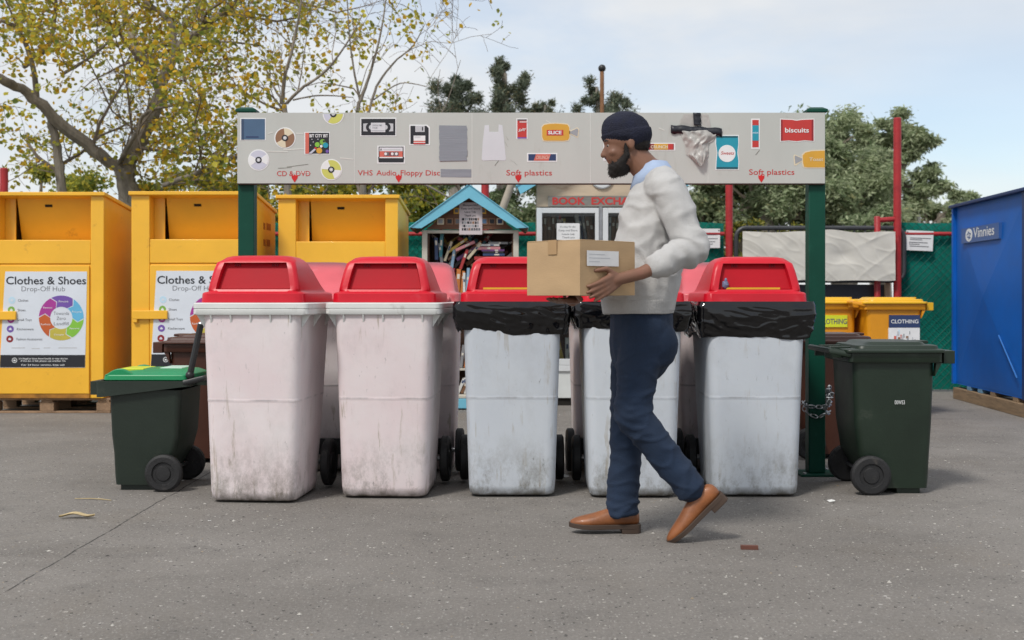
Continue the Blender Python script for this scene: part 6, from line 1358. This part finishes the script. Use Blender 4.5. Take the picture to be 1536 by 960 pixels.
# box details follow; shoes: sections from heel to toe
tan = pm('tan_leather', (.25, .085, .026), .45, .35, 9, .15, 45, coat=.06, dirt=((.10, .035, .012), .2, 14)); sole_m = pm('dark_sole', (.05, .03, .02), .7, .2); lace_m = pm('dark_lace', (.03, .015, .01), .8)
def shoe(ank, dirv_, up_):
    d = dirv_.normalized(); u = (up_ - d * up_.dot(d)).normalized(); s = d.cross(u)
    heel = ank - u * .088 - d * .075
    secs = [(-.003, .020, .03, .070), (.012, .034, .022, .092), (.05, .037, .020, .102), (.09, .037, .018, .106), (.13, .040, .016, .096), (.17, .046, .014, .082), (.21, .049, .014, .070), (.25, .045, .015, .062), (.282, .032, .019, .053), (.302, .012, .026, .042)]
    g = MB(); rings = []
    for t, hw_, zb_, zt_ in secs:
        ring_ = []
        for j in range(20):
            a = 2 * math.pi * j / 20; cx_ = math.cos(a); sz_ = math.sin(a); x = hw_ * (abs(cx_) ** .8) * (1 if cx_ > 0 else -1) * (1 if sz_ < 0.2 else (1 - .25 * sz_)); z = (zb_ + zt_) / 2 + (zt_ - zb_) / 2 * (abs(sz_) ** .75) * (1 if sz_ > 0 else -1)
            ring_.append(heel + d * t + s * x + u * z)
        rings.append(ring_)
    g.loft(rings, tan); sh = g.build('shoe', man, ML, ang=60); ss = sh.modifiers.new('smooth', 'SUBSURF'); ss.levels = 1; ss.render_levels = 1
    g = MB(); outl = [(-.006, .02), (.004, .034), (.03, .041), (.08, .040), (.13, .043), (.18, .050), (.215, .053), (.25, .048), (.285, .034), (.305, .012)]
    pts = [(t, w_) for t, w_ in outl] + [(t, -w_) for t, w_ in outl[::-1]]
    rise = lambda t: max(0, t - .2) ** 2 * .7
    lo_ = [heel + d * t + s * x + u * (.008 + rise(t)) for t, x in pts]; up2 = [heel + d * t + s * x + u * (.028 + rise(t)) for t, x in pts]; g.loft([lo_, up2], sole_m)
    hp_ = [(t, x) for t, x in pts if t < .09]; hp_ = [(-.006, .02), (.004, .034), (.03, .04), (.078, .039), (.078, -.039), (.03, -.04), (.004, -.034), (-.006, -.02)]
    g.loft([[heel + d * t + s * x + u * -.012 for t, x in hp_], [heel + d * t + s * x + u * .009 for t, x in hp_]], sole_m); g.build('sole', sh, (0, 0, 0), loc=None, bevel=.002).matrix_parent_inverse = Matrix.Identity(4)
    sh.children[0].location = -ML
    g = MB()
    for k in range(4): t = .105 + k * .02; zz = .093 - k * .009; g.tube([heel + d * t + s * -.022 + u * (zz - .004), heel + d * (t + .004) + u * (zz + .002), heel + d * t + s * .022 + u * (zz - .004)], .003, lace_m, 6)
    g.build('lace', sh, (0, 0, 0), loc=-ML)
aR = ankR.copy(); aR.z = .100; shoe(aR + Vector((-.004, 0, 0)), Vector((-1, -.03, 0)), Vector((0, 0, 1)))
fd = Vector((-.72, 0, -.70)); shoe(ankL + Vector((.016, 0, -.018)), fd, Vector((-.70, 0, .72)))

# cardboard box
card = pm('brown_cardboard', (.46, .31, .17), .85, .07, 4, .08, 60, stretch=(1, 1, 3)); card_d = pm('cardboard_edge', (.30, .19, .10), .9, .1)
cb = empty('cardboard_box', 'plain brown cardboard box with white label held by the walking man', 'box', (bxA.x, bxA.y, bz0_)); BL_ = cb.location
BM_ = Matrix(((e1.x, e2.x, 0, bxA.x), (e1.y, e2.y, 0, bxA.y), (0, 0, 1, 0), (0, 0, 0, 1)))
g = MB()
def dent(o_, u_, v_, lu, lv, nrm):
    nn_ = 14; vs_ = []
    for j in range(nn_ + 1):
        for i in range(nn_ + 1):
            a, b = i / nn_, j / nn_; p = o_ + u_ * (lu * a) + v_ * (lv * b); e = min(1, 8 * min(a, 1 - a)) * min(1, 8 * min(b, 1 - b))
            vs_.append(p + nrm * (.0035 * e * mnoise.noise(p * 9) + .0012 * e * mnoise.noise(p * 30)))
    g.add(vs_, [(j * (nn_ + 1) + i, j * (nn_ + 1) + i + 1, (j + 1) * (nn_ + 1) + i + 1, (j + 1) * (nn_ + 1) + i) for j in range(nn_) for i in range(nn_)], card)
bo_ = Vector((bxA.x, bxA.y, bz0_)); zz_ = Vector((0, 0, 1)); hb_ = bz1_ - .003 - bz0_
dent(bo_, e1, zz_, bL, hb_, n_out); dent(bo_ + e2 * bW, -e2, zz_, bW, hb_, -e1); dent(bo_ + e1 * bL, e2, zz_, bW, hb_, e1); dent(bo_ + e1 * bL + e2 * bW, -e1, zz_, bL, hb_, e2); dent(bo_ + e2 * bW, e1, -e2, bL, bW, -zz_)
g.box(.001, bL - .001, .001, bW / 2 - .001, bz1_ - .0028, bz1_, card, BM_); g.box(.001, bL - .001, bW / 2 + .001, bW - .001, bz1_ - .0028, bz1_ + .0012, card, BM_); g.build('carton', cb, BL_, .004)
g = MB(); g.box(-.002, bL + .002, bW / 2 - .025, bW / 2 + .025, bz1_ + .0016, bz1_ + .0024, pm('brown_packing_tape', (.40, .25, .12), .3, .05), BM_); g.box(-.0042, -.0034, bW / 2 - .025, bW / 2 + .025, bz1_ - .055, bz1_ + .0016, pm('brown_packing_tape', (.40, .25, .12), .3, .05), BM_); g.build('packing_tape', cb, BL_)
BXF = (bxA.copy(), e1.copy(), Vector((0, 0, 1)))
g = MB(); lz = bz0_ + .115; g.rect(.035, .215, lz, lz + .060, BXF, .0045, paper, .0030)
for k in range(3): g.rect(.045, .045 + (.09, .12, .06)[k], lz + .044 - k * .014, lz + .047 - k * .014, BXF, .0049, lgrey_p, .0046)
g.build('label', cb, BL_)

# ------------------------------------------------------------------ litter
def litter(name, label, cat, px, py, fn):
    Y = CAMZ * F / (py - HY); g = MB(); fn(g); o = g.build(name, None, (0, 0, 0)); o.location = (X(px, Y), Y, .0); return tag(o, label, cat)
dry = pm('dry_leaf', (.42, .33, .18), .8, .2, 20); white_s = pm('white_scrap', (.62, .62, .60), .7, .05)
def curl_leaf(g, L_=.15, W_=.03, m=dry):
    n = 12; vs_ = []
    for i in range(n + 1):
        t = i / n; w_ = W_ * math.sin(math.pi * min(.98, t * .95 + .03)) ** .7 * .5; z = .006 + .012 * math.sin(t * 4) ** 2
        vs_ += [((t - .5) * L_, -w_ + .012 * math.sin(t * 3), z + .008), ((t - .5) * L_, .012 * math.sin(t * 3), z), ((t - .5) * L_, w_ + .012 * math.sin(t * 3), z + .010)]
    fs = []
    for i in range(n): a = 3 * i; fs += [(a, a + 3, a + 4, a + 1), (a + 1, a + 4, a + 5, a + 2)]
    g.add(vs_, fs, m)
litter('dry_leaf', 'long curled dry leaf lying on the asphalt', 'leaf', 115, 778, lambda g: curl_leaf(g, .165, .04))
def straw(g): g.tube([(-.10, .02, .004), (-.02, .012, .006), (.04, .0, .005), (.10, -.03, .004)], [.002, .003, .003, .002], dry, 5)
litter('dry_stalk', 'thin pale dry stalk lying beside the curled leaf', 'stalk', 140, 750, straw)
litter('bark_chip', 'small reddish brown chip on the asphalt beside the lifted shoe', 'chip', 1124, 824, lambda g: g.box(-.035, .035, -.012, .012, .001, .016, pm('red_brown_bark', (.12, .045, .03), .8, .3), Matrix.Rotation(R(-6), 4, 'Z')))
def scrap(s, seed):
    def f(g):
        r = np.random.default_rng(seed); n = 9
        top = [(s * r.uniform(.6, 1) * math.cos(2 * math.pi * i / n), s * .7 * r.uniform(.6, 1) * math.sin(2 * math.pi * i / n), r.uniform(.002, .5 * s)) for i in range(n)]
        g.add(top + [(0, 0, s * .55)], [(i, (i + 1) % n, n) for i in range(n)], white_s)
    return f
litter('paper_scrap', 'white scrap on the asphalt in front of the dark green bin', 'paper scrap', 1247, 753, scrap(.025, 3))
litter('crumpled_tissue', 'crumpled white tissue between the bag lined bins', 'tissue', 847, 716, scrap(.03, 5))
litter('paper_scrap', 'tiny white scrap beneath the green lidded bin', 'paper scrap', 274, 722, scrap(.014, 7))
litter('paper_scrap', 'tiny white scrap lying left of the pinkish bins', 'paper scrap', 314, 782, scrap(.009, 9))
print('objects', len(bpy.data.objects))
